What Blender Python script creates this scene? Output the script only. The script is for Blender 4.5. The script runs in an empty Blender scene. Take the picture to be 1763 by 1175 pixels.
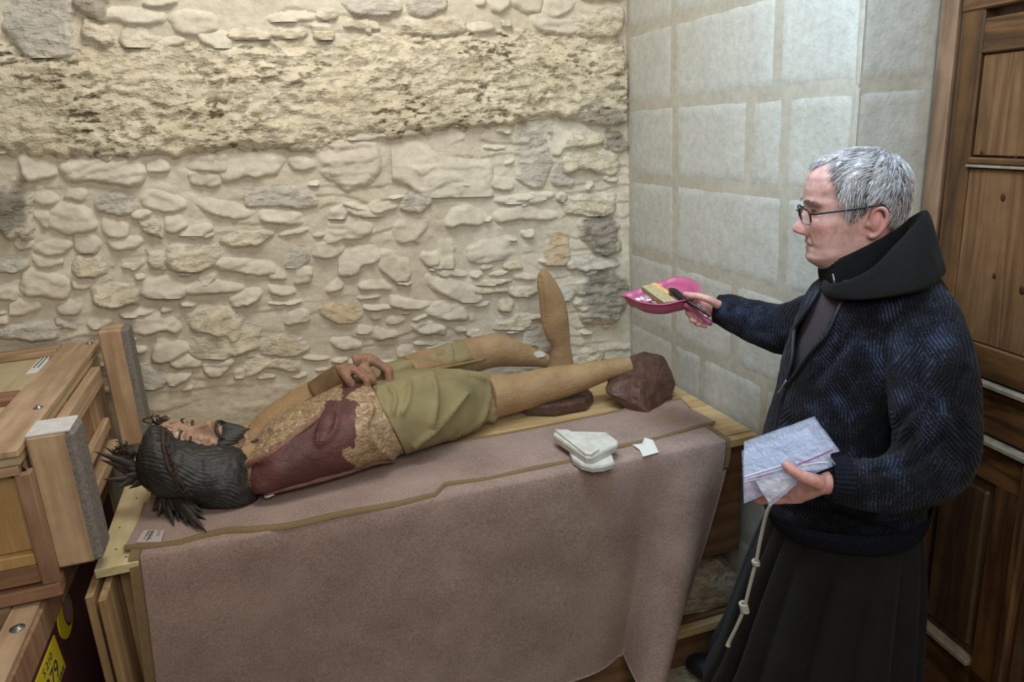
import bpy, bmesh, math, random
import numpy as np
from mathutils import Vector, Matrix
random.seed(7); rng = np.random.RandomState(7)
SC = bpy.context.scene
COL = SC.collection

# ------------------------------------------------------------------ camera, world, lights
IW, IH, FPX = 1763, 1175, 1286.7
YAW, PIT, ROL = math.radians(17.724), math.radians(16.2), math.radians(-3.262)
CP = np.array([-1.3965, -2.7408, 1.85])
FW = np.array([math.sin(YAW)*math.cos(PIT), math.cos(YAW)*math.cos(PIT), -math.sin(PIT)])
_r = np.array([math.cos(YAW), -math.sin(YAW), 0.0]); _u = np.cross(_r, FW)
RT = math.cos(ROL)*_r + math.sin(ROL)*_u
UP = -math.sin(ROL)*_r + math.cos(ROL)*_u
cd = bpy.data.cameras.new('camera'); cam = bpy.data.objects.new('camera', cd); COL.objects.link(cam)
cd.sensor_width = 36.0; cd.lens = FPX/IW*36.0; cd.clip_start = 0.05
cam.matrix_world = Matrix(((RT[0], UP[0], -FW[0], CP[0]), (RT[1], UP[1], -FW[1], CP[1]), (RT[2], UP[2], -FW[2], CP[2]), (0, 0, 0, 1)))
SC.camera = cam
SC.view_settings.view_transform = 'Standard'; SC.view_settings.look = 'None'
SC.view_settings.gamma = 1.0; SC.view_settings.use_curve_mapping = False
SC.view_settings.exposure = 0.0
SC.cycles.use_denoising = True
SC.cycles.max_bounces = 6
W = bpy.data.worlds.new('world'); SC.world = W; W.use_nodes = True
W.node_tree.nodes['Background'].inputs[0].default_value = (1.0, 0.95, 0.87, 1)
W.node_tree.nodes['Background'].inputs[1].default_value = 0.21

def area(name, loc, target, sx, sy, power, color, spread=180):
    l = bpy.data.lights.new(name, 'AREA'); l.shape = 'RECTANGLE'; l.size = sx; l.size_y = sy
    l.energy = power; l.color = color; l.spread = math.radians(spread)
    o = bpy.data.objects.new(name, l); COL.objects.link(o); o.location = loc
    o.rotation_euler = (Vector(target)-Vector(loc)).to_track_quat('-Z', 'Y').to_euler()
    return o
area('window_daylight', (-0.60, -1.48, 2.95), (-0.05, -1.2, 1.75), 0.6, 0.5, 8.5, (0.46, 0.74, 1.0), 95)
area('overhead_rake_light', (-1.15, -0.95, 3.25), (-0.9, -0.2, 1.2), 0.9, 0.6, 26, (1.0, 0.98, 0.93))  # added top light, no skylight known here; rakes the stone relief
area('camera_side_fill', (-1.05, -3.1, 2.7), (-0.8, -0.6, 1.2), 1.4, 1.1, 31, (1.0, 0.95, 0.88))  # added fill from the camera side, lifts blanket, crates and pier face

def ray(u, v): return FW*FPX + RT*(u-IW/2) - UP*(v-IH/2)
def pl(u, v, ax, val):                    # photo point -> point on the plane axis = val
    d = ray(u, v); t = (val-CP[ax])/d[ax]; return CP+t*d
def pn(u, v, P0, n):
    d = ray(u, v); t = ((np.asarray(P0, float)-CP)@n)/(d@n); return CP+t*d
def project(P):
    D = np.asarray(P, float)-CP; z = D@FW
    return np.stack([IW/2+FPX*(D@RT)/z, IH/2-FPX*(D@UP)/z], -1)

# ------------------------------------------------------------------ helpers
def tag(o, label=None, cat=None, group=None, kind=None):
    if label: o['label'] = label
    if cat: o['category'] = cat
    if group: o['group'] = group
    if kind: o['kind'] = kind
    return o
def empty(name, loc, label, cat, group=None):
    o = bpy.data.objects.new(name, None); COL.objects.link(o); o.location = [float(c) for c in loc]
    o.empty_display_size = 0.05
    return tag(o, label, cat, group)
def place(o, parent):
    COL.objects.link(o)
    if parent is not None:
        o.parent = parent
        o.matrix_parent_inverse = Matrix.Translation(-parent.location)      # every parent sits unrotated at its own location
    return o
def mesh(name, V, F, mat, parent=None, smooth=True, cols=None):
    """a mesh object from world-space vertices; its origin sits at the centre of its base"""
    V = np.asarray(V, float)
    c = (V.min(0)+V.max(0))/2; c[2] = V[:, 2].min()
    me = bpy.data.meshes.new(name)
    if isinstance(F, np.ndarray):
        k = F.shape[1]; me.vertices.add(len(V)); me.vertices.foreach_set('co', (V-c).astype(np.float32).ravel())
        me.loops.add(F.size); me.loops.foreach_set('vertex_index', F.astype(np.int32).ravel())
        me.polygons.add(len(F)); me.polygons.foreach_set('loop_start', np.arange(0, F.size, k, dtype=np.int32))
        me.update(calc_edges=True); me.validate()
    else:
        me.from_pydata([tuple(x) for x in (V-c)], [], F); me.update()
    if smooth: me.polygons.foreach_set('use_smooth', np.ones(len(me.polygons), bool))
    for m in (mat if isinstance(mat, (list, tuple)) else [mat]): me.materials.append(m)
    o = bpy.data.objects.new(name, me); o.location = c
    return place(o, parent)
def grid_faces(nu, nv, wrap_u=False):
    """quads over V[j*nu+i]"""
    i = np.arange(nu if wrap_u else nu-1); j = np.arange(nv-1)
    I, J = np.meshgrid(i, j); I2 = (I+1) % nu
    return np.stack([J*nu+I, J*nu+I2, (J+1)*nu+I2, (J+1)*nu+I], -1).reshape(-1, 4)
class MB:
    """collects shapes into one mesh"""
    def __init__(s): s.V = []; s.F = []; s.n = 0
    def add(s, V, F):
        V = np.asarray(V, float); s.V.append(V); s.F += [tuple(int(k)+s.n for k in f) for f in F]; s.n += len(V); return s
    def build(s, name, mat, parent=None, smooth=True): return mesh(name, np.concatenate(s.V), s.F, mat, parent, smooth)
def box_vf(lo, hi, bev=0.003, R=None, c=None, jit=0.0):
    lo = np.asarray(lo, float); hi = np.asarray(hi, float); m = (lo+hi)/2; h = (hi-lo)/2
    bev = min(bev, h.min()*0.6)
    V = []; ids = {}
    for ax in range(3):
        for sx in (-1, 1):
            for sy in (-1, 1):
                for sz in (-1, 1):
                    s = np.array([sx, sy, sz], float); p = s*h
                    for k in range(3):
                        if k != ax: p[k] -= s[k]*bev
                    ids[(ax, sx, sy, sz)] = len(V); V.append(m+p)
    F = []
    for ax in range(3):
        o = [k for k in range(3) if k != ax]
        for sg in (-1, 1):
            q = []
            for a, b in ((-1, -1), (1, -1), (1, 1), (-1, 1)):
                s = [0, 0, 0]; s[ax] = sg; s[o[0]] = a; s[o[1]] = b; q.append(ids[(ax, *s)])
            F.append(q if (sg > 0) != (ax == 1) else q[::-1])
    for ax in range(3):
        o = [k for k in range(3) if k != ax]
        for a in (-1, 1):
            for b in (-1, 1):
                s0 = [0, 0, 0]; s1 = [0, 0, 0]
                s0[ax] = -1; s1[ax] = 1
                for s in (s0, s1): s[o[0]] = a; s[o[1]] = b
                q = [ids[(o[0], *s0)], ids[(o[0], *s1)], ids[(o[1], *s1)], ids[(o[1], *s0)]]
                F.append(q)
    for sx in (-1, 1):
        for sy in (-1, 1):
            for sz in (-1, 1): F.append([ids[(k, sx, sy, sz)] for k in range(3)])
    V = np.array(V)
    F2 = []
    for f in F:                            # outward winding
        p = V[f]; n = np.cross(p[1]-p[0], p[2]-p[0])
        F2.append(list(f) if n@(p.mean(0)-m) > 0 else list(f)[::-1])
    if jit: V = V+rng.uniform(-jit, jit, V.shape)
    if R is not None:
        cc = m if c is None else np.asarray(c, float); V = (V-cc)@np.asarray(R).T+cc
    return V, F2
def box(name, lo, hi, mat, parent=None, bev=0.003, R=None, c=None, jit=0.0):
    V, F = box_vf(lo, hi, bev, R, c, jit); return mesh(name, V, F, mat, parent, False)
def rotz(a): return np.array([[math.cos(a), -math.sin(a), 0], [math.sin(a), math.cos(a), 0], [0, 0, 1]])
def loft(rings, cap=True):
    """rings: list of (n,3); closed rings"""
    n = len(rings[0]); V = np.concatenate(rings); F = [tuple(f) for f in grid_faces(n, len(rings), True)]
    if cap:
        V = np.concatenate([V, [rings[0].mean(0)], [rings[-1].mean(0)]]); a = len(V)-2; b_ = len(V)-1; k = (len(rings)-1)*n
        F += [(a, (i+1) % n, i) for i in range(n)] + [(b_, k+i, k+(i+1) % n) for i in range(n)]
    return V, F
def catmull(P, n):
    P = np.asarray(P, float); m = len(P); Q = np.concatenate([[2*P[0]-P[1]], P, [2*P[-1]-P[-2]]])
    t = np.linspace(0, m-1, n); i = np.minimum(t.astype(int), m-2); f = (t-i)[:, None]
    a, b_, c, d = Q[i], Q[i+1], Q[i+2], Q[i+3]
    return 0.5*(2*b_+(c-a)*f+(2*a-5*b_+4*c-d)*f**2+(3*b_-a-3*c+d)*f**3)
def tube_vf(P, R, n=12, steps=None, smooth=True):
    """tube along points P with radii R (scalar, list, or (m,2) for ellipse: along a-normal and the binormal)"""
    P = np.asarray(P, float); R = np.asarray(R, float)
    if R.ndim == 0: R = np.full(len(P), float(R))
    if R.ndim == 1: R = np.stack([R, R], 1)
    if smooth and len(P) > 2:
        steps = steps or len(P)*5; R = np.maximum(catmull(R, steps), 1e-5); P = catmull(P, steps)
    T = np.gradient(P, axis=0); T /= np.linalg.norm(T, axis=1)[:, None]+1e-12
    ref = np.array([0, 0, 1.0]) if abs(T[0][2]) < .9 else np.array([1.0, 0, 0])
    N = ref-T[0]*(ref@T[0]); N /= np.linalg.norm(N); rings = []
    for k in range(len(P)):
        N = N-T[k]*(N@T[k]); N /= np.linalg.norm(N); B = np.cross(T[k], N)
        th = np.linspace(0, 2*math.pi, n, endpoint=False)
        rings.append(P[k]+R[k, 0]*np.outer(np.cos(th), N)+R[k, 1]*np.outer(np.sin(th), B))
    return loft(rings)
def tube(name, P, R, mat, parent=None, n=12, steps=None):
    V, F = tube_vf(P, R, n, steps); return mesh(name, V, F, mat, parent)
def ellipsoid_vf(c, r, R=None, nu=24, nv=14):
    rings = []
    for k in range(1, nv):
        ph = math.pi*k/nv; th = np.linspace(0, 2*math.pi, nu, endpoint=False)
        rings.append(np.stack([math.sin(ph)*np.cos(th), math.sin(ph)*np.sin(th), np.full(nu, -math.cos(ph))], 1))
    V, F = loft(rings); V[-2] = (0, 0, -1); V[-1] = (0, 0, 1)
    V = V*np.asarray(r)
    if R is not None: V = V@np.asarray(R).T
    return V+np.asarray(c), F
# value noise
def _h(i, j, k, s):
    n = (i*374761393+j*668265263+k*2147483647*3+s*974634777) & 0xffffffff
    n = ((n ^ (n >> 13))*1274126177) & 0xffffffff
    n = (n ^ (n >> 16)) & 0xffffffff
    return n/4294967295.0
def vnoise(P, seed=0):
    P = np.asarray(P, float); I = np.floor(P).astype(np.int64); f = P-I; f = f*f*(3-2*f); r = 0
    for dx in (0, 1):
        for dy in (0, 1):
            for dz in (0, 1):
                w = (f[..., 0] if dx else 1-f[..., 0])*(f[..., 1] if dy else 1-f[..., 1])*(f[..., 2] if dz else 1-f[..., 2])
                r = r+w*_h(I[..., 0]+dx, I[..., 1]+dy, I[..., 2]+dz, seed)
    return r*2-1
def fbm(P, seed=0, o=4, ridged=False):
    P = np.asarray(P, float); r = 0; a = 1.0; t = 0
    for k in range(o):
        n = vnoise(P*2**k+k*17.3, seed+k); n = 1-2*np.abs(n) if ridged else n
        r = r+a*n; t += a; a *= 0.5
    return r/t
def sstep(a, b_, x): t = np.clip((x-a)/(b_-a), 0, 1); return t*t*(3-2*t)
def remesh(name, parts, mat, voxel, parent=None, smooth_it=2, fn=None):
    """union of closed shells -> one continuous skin"""
    m = MB()
    for V, F in parts: m.add(V, F)
    V = np.concatenate(m.V); me = bpy.data.meshes.new('tmp'); me.from_pydata([tuple(x) for x in V], [], m.F); me.update()
    bm = bmesh.new(); bm.from_mesh(me); bmesh.ops.recalc_face_normals(bm, faces=bm.faces[:]); bm.to_mesh(me); bm.free()
    o = bpy.data.objects.new('tmp', me); COL.objects.link(o)
    md = o.modifiers.new('r', 'REMESH'); md.mode = 'VOXEL'; md.voxel_size = voxel; md.adaptivity = 0
    if smooth_it:
        s = o.modifiers.new('s', 'SMOOTH'); s.factor = 0.5; s.iterations = smooth_it
    dg = bpy.context.evaluated_depsgraph_get(); e = bpy.data.meshes.new_from_object(o.evaluated_get(dg))
    n = len(e.vertices); V = np.empty(n*3, np.float32); e.vertices.foreach_get('co', V); V = V.reshape(-1, 3).astype(float)
    F = np.empty(len(e.loops), np.int32); e.loops.foreach_get('vertex_index', F); F = F.reshape(-1, 4)
    N = np.empty(n*3, np.float32); e.vertices.foreach_get('normal', N); N = N.reshape(-1, 3).astype(float)
    bpy.data.objects.remove(o); bpy.data.meshes.remove(me); bpy.data.meshes.remove(e)
    if fn is not None: V, F = fn(V, F, N)
    if name is None: return V, F, N
    return mesh(name, V, F, mat, parent)

# ------------------------------------------------------------------ materials
def new_mat(name, rough=0.85, spec=0.25):
    m = bpy.data.materials.new(name); m.use_nodes = True; nt = m.node_tree; b_ = nt.nodes['Principled BSDF']
    b_.inputs['Roughness'].default_value = rough; b_.inputs['Specular IOR Level'].default_value = spec
    return m, nt, b_
def N(nt, t, **kw):
    n = nt.nodes.new(t)
    for k, v in kw.items():
        if k in n.inputs: n.inputs[k].default_value = v
        else: setattr(n, k, v)
    return n
def ramp(nt, fac, stops):
    n = nt.nodes.new('ShaderNodeValToRGB'); e = n.color_ramp.elements
    while len(e) < len(stops): e.new(0.5)
    for k, (p, c) in enumerate(stops): e[k].position = p; e[k].color = (*c, 1) if len(c) == 3 else c
    nt.links.new(fac, n.inputs[0]); return n.outputs[0]
def pos(nt, scale=(1, 1, 1), rot=(0, 0, 0), rnd=False):
    g = nt.nodes.new('ShaderNodeNewGeometry'); m = nt.nodes.new('ShaderNodeMapping')
    m.inputs['Scale'].default_value = scale; m.inputs['Rotation'].default_value = rot
    nt.links.new(g.outputs['Position'], m.inputs['Vector'])
    if rnd:
        oi = nt.nodes.new('ShaderNodeObjectInfo'); a = N(nt, 'ShaderNodeVectorMath', operation='MULTIPLY')
        nt.links.new(oi.outputs['Random'], a.inputs[0]); a.inputs[1].default_value = (13.0, 17.0, 11.0)
        nt.links.new(a.outputs[0], m.inputs['Location'])
    return m.outputs[0]
def noise(nt, vec, scale, detail=4, rough=0.55, dist=0.0):
    n = N(nt, 'ShaderNodeTexNoise', Scale=scale, Detail=detail, Roughness=rough, Distortion=dist)
    nt.links.new(vec, n.inputs['Vector']); return n.outputs[0]
def mix(nt, fac, a, b_, mode='MIX'):
    n = nt.nodes.new('ShaderNodeMix'); n.data_type = 'RGBA'; n.blend_type = mode
    for s, v in ((n.inputs[0], fac), (n.inputs[6], a), (n.inputs[7], b_)):
        if hasattr(v, 'is_linked') or hasattr(v, 'links'): nt.links.new(v, s)
        else: s.default_value = v if not isinstance(v, tuple) or len(v) == 4 else (*v, 1)
    return n.outputs[2]
def bump(nt, bsdf, h, strength=0.5, dist=0.01):
    n = N(nt, 'ShaderNodeBump', Strength=strength, Distance=dist); nt.links.new(h, n.inputs['Height']); nt.links.new(n.outputs[0], bsdf.inputs['Normal']); return n
def lin(c):                                   # 0-255 display colour -> linear
    return tuple(((x/255)/12.92 if x/255 <= 0.04045 else ((x/255+0.055)/1.055)**2.4) for x in c)
def stone_mat(name, c1, c2, pit=0.0, pitcol=(70, 58, 40), scale=7, bs=0.6, bd=0.012, wash=None, clump=False):
    m, nt, b_ = new_mat(name, 0.92, 0.15); p = pos(nt)
    f = noise(nt, p, scale, 6, 0.6)
    c = ramp(nt, f, [(0.3, lin(c1)), (0.7, lin(c2))])
    f2 = noise(nt, p, 38, 4, 0.6); c = mix(nt, 0.35, c, ramp(nt, f2, [(0.3, (0.55, 0.53, 0.5)), (0.62, (1, 1, 1))]), 'MULTIPLY')
    f3 = noise(nt, p, 90, 3, 0.6)
    if pit > 0:
        pv = pos(nt, (1, 1, 2.2)); f4 = noise(nt, pv, 26, 5, 0.62)
        k = ramp(nt, f4, [(0.26+0.12*pit, (1, 1, 1)), (0.36+0.12*pit, (0, 0, 0))])
        if clump:
            cl = ramp(nt, noise(nt, p, 4.5, 3, 0.6), [(0.40, (0, 0, 0)), (0.62, (1, 1, 1))]); k = mix(nt, 1.0, k, cl, 'MULTIPLY')
        c = mix(nt, k, c, (*lin(pitcol), 1))
        h = ramp(nt, f4, [(0.28, (0, 0, 0)), (0.5, (1, 1, 1))])
        h = mix(nt, 0.35, h, f3); bump(nt, b_, h, bs+0.3, bd*1.6)
    else: bump(nt, b_, mix(nt, 0.5, f2, f3), bs, bd)
    if wash is not None:
        at = nt.nodes.new('ShaderNodeAttribute'); at.attribute_name = 'wash'
        c = mix(nt, at.outputs['Fac'], c, ramp(nt, f2, [(0.3, lin(tuple(q*0.95 for q in wash))), (0.65, lin(tuple(q*1.03 for q in wash)))]))
    nt.links.new(c, b_.inputs['Base Color']); return m
def wood_mat(name, c1, c2, axis=0, rings=9.0, rough=0.6, dark=None, contrast=1.0, spec=0.3):
    m, nt, b_ = new_mat(name, rough, spec)
    s = [rings*1.0]*3; s[axis] = rings*0.07
    p = pos(nt, tuple(s), rnd=True)
    f = noise(nt, p, 1.6, 3, 0.5, 0.4)
    w = N(nt, 'ShaderNodeMath', operation='MULTIPLY'); nt.links.new(f, w.inputs[0]); w.inputs[1].default_value = 9.0
    fr = N(nt, 'ShaderNodeMath', operation='PINGPONG'); nt.links.new(w.outputs[0], fr.inputs[0]); fr.inputs[1].default_value = 1.0
    s2 = [70.0]*3; s2[axis] = 2.5; p2 = pos(nt, tuple(s2), rnd=True); g = noise(nt, p2, 3.0, 3, 0.6)
    k = mix(nt, 0.45, fr.outputs[0], g)
    c = ramp(nt, k, [(0.25, lin(c1)), (0.75, lin(c2))])
    oi = nt.nodes.new('ShaderNodeObjectInfo')
    c = mix(nt, 0.5, c, ramp(nt, oi.outputs['Random'], [(0.0, (0.72, 0.70, 0.68)), (1.0, (1, 1, 1))]), 'MULTIPLY')
    pd = pos(nt); dn = noise(nt, pd, 9, 5, 0.65)
    c = mix(nt, 0.4 if dark is None else dark, c, ramp(nt, dn, [(0.35, (0.5, 0.46, 0.42)), (0.6, (1, 1, 1))]), 'MULTIPLY')
    nt.links.new(c, b_.inputs['Base Color']); bump(nt, b_, k, 0.25, 0.004); return m
def plain_mat(name, c, rough=0.7, spec=0.3, var=0.25, scale=20, metal=0.0, bs=0.0):
    m, nt, b_ = new_mat(name, rough, spec); b_.inputs['Metallic'].default_value = metal
    p = pos(nt); f = noise(nt, p, scale, 4, 0.6)
    l = lin(c); d = tuple(x*(1-var) for x in l); e = tuple(min(1, x*(1+var)) for x in l)
    nt.links.new(ramp(nt, f, [(0.3, d), (0.7, e)]), b_.inputs['Base Color'])
    if bs: bump(nt, b_, f, bs, 0.004)
    return m
def cloth_mat(name, c1, c2, scale=260, rough=0.95, bs=0.35):
    m, nt, b_ = new_mat(name, rough, 0.1); p = pos(nt)
    f = noise(nt, p, scale, 3, 0.7); g = noise(nt, p, 6, 4, 0.6)
    k = mix(nt, 0.4, f, g)
    nt.links.new(ramp(nt, k, [(0.35, lin(c1)), (0.65, lin(c2))]), b_.inputs['Base Color'])
    b_.inputs['Sheen Weight'].default_value = 0.03
    bump(nt, b_, f, bs, 0.003); return m
M = {}
HAZE = 0.22
# ================================================================== SETTING
MORTAR = (208, 200, 181)
M['mortar'] = stone_mat('mortar', (200, 190, 168), (216, 208, 190), 0, scale=2.6, bs=0.5, bd=0.008)
M['st_pale'] = stone_mat('stone_pale', (198, 188, 168), (217, 208, 191), 0.0, scale=6, bs=0.3, wash=MORTAR)
M['st_white'] = stone_mat('stone_white', (207, 199, 181), (221, 213, 196), 0, scale=8, bs=0.3, wash=MORTAR)
M['st_grey'] = stone_mat('stone_grey', (184, 178, 166), (206, 199, 184), 0.05, (140, 132, 118), scale=6, bs=0.3, wash=MORTAR)
M['st_dark'] = stone_mat('stone_dark', (128, 121, 108), (172, 163, 146), 0.4, (92, 84, 68), scale=8, bs=0.35, wash=MORTAR)
M['st_tan'] = stone_mat('stone_tan', (200, 188, 160), (218, 208, 184), 0.25, (134, 118, 90), scale=7, bs=0.35, wash=MORTAR, clump=True)
M['st_trav'] = stone_mat('stone_travertine', (206, 194, 165), (222, 212, 188), 1.05, (104, 90, 68), scale=5, bs=0.45, bd=0.012, wash=MORTAR, clump=True)
M['st_orange'] = stone_mat('stone_orange', (196, 170, 136), (212, 194, 164), 0.1, (160, 132, 100), scale=9, bs=0.3, wash=MORTAR)

def tag_struct(o): o['kind'] = 'structure'; return o
# back wall: mortar bed with uneven surface, stones set into it one by one
nx, nz = 480, 440
X, Z = np.meshgrid(np.concatenate([np.linspace(-3.3, -2.4, 60), np.linspace(-2.39, 0.3, nx-60)]), np.concatenate([np.linspace(-0.02, 0.8, 40), np.linspace(0.81, 2.9, nz-40)]))
P = np.stack([X.ravel(), np.zeros(nx*nz), Z.ravel()], 1)
def bed_y(x, z):
    Q = np.stack([x, np.zeros_like(x), z], -1)
    lp = z*21+1.6*fbm(Q*np.array([5, 1, 8]), 71, 3); ledge = (1-(lp-np.floor(lp)))*sstep(.0, .4, fbm(Q*np.array([5, 1, 9]), 73, 2))
    return 0.006*ledge+0.014*fbm(Q*2.2, 3, 3)+0.008*fbm(Q*9, 5, 3)+0.0075*np.maximum(0, fbm(Q*np.array([13, 1, 24]), 41, 3)-.05)
P[:, 1] = -bed_y(P[:, 0], P[:, 2])
wall_back = tag_struct(mesh('wall_back', P, grid_faces(nx, nz), M['mortar']))
SZ = 540/1762.0
Z1 = [(0,-60,400,255,3,'g'),(445,-40,620,130,3,'d'),(460,135,625,245,3,'t'),(640,40,920,125,2,'w'),(690,140,880,245,2.4,'t'),(950,60,1230,190,1.6,'p'),(880,198,1050,252,1.4,'p'),(1130,140,1285,248,2,'w'),(1290,130,1480,208,2,'t'),(1490,142,1690,205,1.8,'t'),(1490,55,1762,112,1.5,'p'),(830,-10,980,38,1.6,'p'),
 (0,805,105,852,2,'p'),(200,790,480,838,1.8,'t'),(550,765,780,868,2,'p'),(850,770,950,812,1.6,'p'),(30,880,330,1022,2.2,'p'),(370,865,790,1042,2.6,'p'),(850,885,970,968,2,'p'),(1040,840,1260,962,1.6,'p'),(1070,965,1240,1045,1.6,'p'),(1280,810,1620,1052,2.0,'w'),(1610,850,1762,962,1.4,'p'),(1020,765,1200,832,1.4,'p')]
Z3 = [(0,70,185,322,3.4,'d'),(195,60,330,190,1.6,'p'),(210,180,290,300,1.8,'p'),(290,170,520,315,2.4,'p'),(340,60,470,165,1.5,'p'),(520,85,730,218,1.8,'g'),(790,60,1050,215,1.6,'p'),(750,198,860,246,1.8,'p'),(570,240,700,338,2.4,'p'),(790,268,895,338,2.4,'t'),(920,220,1035,330,1.8,'p'),(1030,240,1212,325,2.2,'w'),(1090,130,1430,236,1.8,'p'),(1440,70,1762,188,1.4,'g'),(1430,195,1705,295,2.2,'w'),
 (400,315,585,435,2.4,'p'),(600,360,785,436,2.4,'p'),(200,350,380,455,1.8,'p'),(80,340,180,408,1.8,'p'),(180,440,330,522,1.8,'p'),(0,450,165,528,2.4,'g'),(408,475,605,560,2.6,'t'),(690,480,795,525,2,'p'),(820,400,935,528,2.2,'t'),(960,370,1270,510,3,'t'),(1255,318,1495,400,2.4,'t'),(1210,478,1525,585,2.2,'p'),(1545,350,1745,494,1.2,'g'),
 (770,560,838,588,2.2,'w'),(130,550,355,685,2.6,'p'),(390,590,515,655,2,'p'),(0,590,112,695,2.2,'p'),(555,585,775,745,3.2,'t'),(800,585,1035,670,2.8,'p'),(1000,528,1072,566,1.8,'p'),(1100,545,1200,605,2,'p'),(1050,600,1375,668,2.6,'p'),(1270,628,1485,720,2.4,'p'),(1500,540,1615,615,1.8,'p'),(1510,618,1665,676,2.2,'w'),(1650,530,1762,612,2,'p'),
 (95,700,258,788,2.4,'p'),(270,698,442,775,2.4,'p'),(1015,700,1105,738,2.2,'w'),(912,735,985,776,2.2,'p'),(705,745,895,788,2.4,'p'),(0,780,62,835,2,'p'),(505,780,642,846,2,'p'),(0,822,325,945,2.6,'g'),(320,805,435,865,2,'g'),(740,795,980,915,2.2,'p'),(1035,738,1365,895,2.8,'t'),(1605,765,1725,835,2.2,'p'),
 (855,920,1045,1045,2.8,'p'),(1085,848,1475,992,2.4,'t'),(965,1000,1115,1085,2.2,'p'),(1165,1015,1305,1115,2.8,'p'),(935,1098,1055,1162,2.6,'p'),(752,952,820,1000,2.6,'w'),(1480,890,1762,1005,2,'t'),(1310,1065,1385,1122,2,'p'),(780,1055,935,1172,2.4,'g'),(1400,1030,1640,1120,2,'t')]
Z2 = [(170,-60,440,78,2.4,'g'),(490,-60,740,74,2.2,'g'),(890,-40,965,34,1.8,'w'),(970,-60,1112,70,2.6,'w'),(1120,-60,1300,74,2,'p'),(0,20,130,98,1.8,'t'),(0,110,125,205,2,'t'),(160,100,290,182,1.8,'t'),(300,98,382,172,1.8,'t'),(520,88,840,188,2,'t'),(860,122,1012,178,1.8,'p'),(1065,118,1112,158,1.6,'t'),(1235,90,1450,192,2,'p'),(1450,30,1700,188,2.4,'t'),(1300,-40,1445,84,1.8,'p'),(1460,-60,1700,22,2,'t'),
 (200,680,562,768,2,'p'),(590,645,722,735,2,'p'),(720,610,1000,694,1.0,'t'),(1000,665,1112,735,2,'p'),(0,735,105,815,1.4,'p'),(80,800,500,1104,1.6,'p'),(525,758,960,1040,1.9,'w'),(960,962,1142,1055,1.6,'p'),(1120,735,1300,1032,1.3,'g'),(1300,720,1435,890,1.6,'w'),(1300,900,1440,1030,1.4,'g'),(1480,640,1745,738,2.6,'d'),(1450,742,1640,835,2.2,'t'),(1645,745,1745,845,2,'d'),(1450,850,1705,985,2.4,'t'),(1030,1088,1342,1135,1.8,'p'),(175,1148,440,1205,1.6,'p'),(540,1045,720,1086,1.2,'p')]
Z4 = [(475,125,685,255,2,'g'),(90,185,182,238,1.8,'p'),(180,162,282,198,1.6,'p'),(320,155,452,230,1.8,'p'),(735,195,935,312,2.2,'p'),(1040,105,1202,154,1.8,'p'),(1205,88,1342,132,1.6,'p'),(1025,188,1335,266,2,'p'),(1368,105,1422,145,2,'t'),(80,260,360,375,2,'p'),(475,282,665,402,1.8,'p'),(0,380,192,475,2,'p'),(175,415,365,542,2.2,'w'),(380,425,545,562,1.6,'p'),(585,440,700,502,1.8,'p'),(690,385,822,498,1.8,'p'),(865,345,1100,494,1.8,'p'),(1175,315,1245,364,2,'p'),
 (1285,258,1445,460,2.2,'o'),(1475,245,1722,412,3.2,'d'),(1440,438,1705,520,2.8,'g'),(1450,85,1745,205,2.4,'t'),(60,565,172,646,1.8,'w'),(620,575,890,690,2.2,'p'),(930,578,1122,614,1.8,'t'),(1055,498,1165,536,2,'t'),(465,588,545,614,1.6,'t'),(860,636,1102,676,1.8,'t'),(1105,618,1255,672,2,'t'),(1445,555,1725,805,3,'d'),(15,695,255,805,2,'o'),(285,735,412,768,1.8,'p'),(425,675,640,745,2,'p'),(640,715,862,825,2.2,'p'),(1050,688,1132,752,1.8,'t'),(525,808,725,905,2.4,'p'),(345,858,455,918,1.8,'p'),(995,785,1212,855,2.2,'t'),(875,878,985,924,1.8,'t'),(1195,878,1325,992,2.4,'g'),(60,925,235,985,2,'p'),(1350,618,1462,688,2.4,'g'),(635,955,822,1015,2,'p'),(485,975,585,1045,1.8,'p'),(1465,995,1645,1085,2,'t'),(860,1000,1000,1040,1.8,'p'),(1130,560,1260,600,1.6,'p'),(260,600,420,660,1.6,'p'),(700,520,860,560,1.6,'p'),(240,830,330,880,1.6,'p'),(780,860,860,900,1.6,'p')]
stones = []
for L, ox, oy in ((Z1, 0, 0), (Z2, 540, 0), (Z3, 0, 300), (Z4, 540, 300)):
    for x0, y0, x1, y1, h, t in L:
        a = pl(ox+x0*SZ, oy+(y0+y1)/2*SZ, 1, 0); b_ = pl(ox+x1*SZ, oy+(y0+y1)/2*SZ, 1, 0)
        c = pl(ox+(x0+x1)/2*SZ, oy+y0*SZ, 1, 0); d = pl(ox+(x0+x1)/2*SZ, oy+y1*SZ, 1, 0)
        stones.append(((a[0]+b_[0])/2, (c[2]+d[2])/2, abs(b_[0]-a[0]), abs(c[2]-d[2]), h*0.01, t, math.atan2(b_[2]-a[2], b_[0]-a[0])))
for (u0, v0, u1, v1) in ((-90, 90, 572, 246), (582, 72, 1066, 204)):
    a = pl(u0, (v0+v1)/2, 1, 0); b_ = pl(u1, (v0+v1)/2, 1, 0); c = pl((u0+u1)/2, v0, 1, 0); d = pl((u0+u1)/2, v1, 1, 0)
    stones.append(((a[0]+b_[0])/2, (c[2]+d[2])/2, b_[0]-a[0], c[2]-d[2], 0.026, 'T', math.atan2(b_[2]-a[2], b_[0]-a[0])*0.6))
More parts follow.
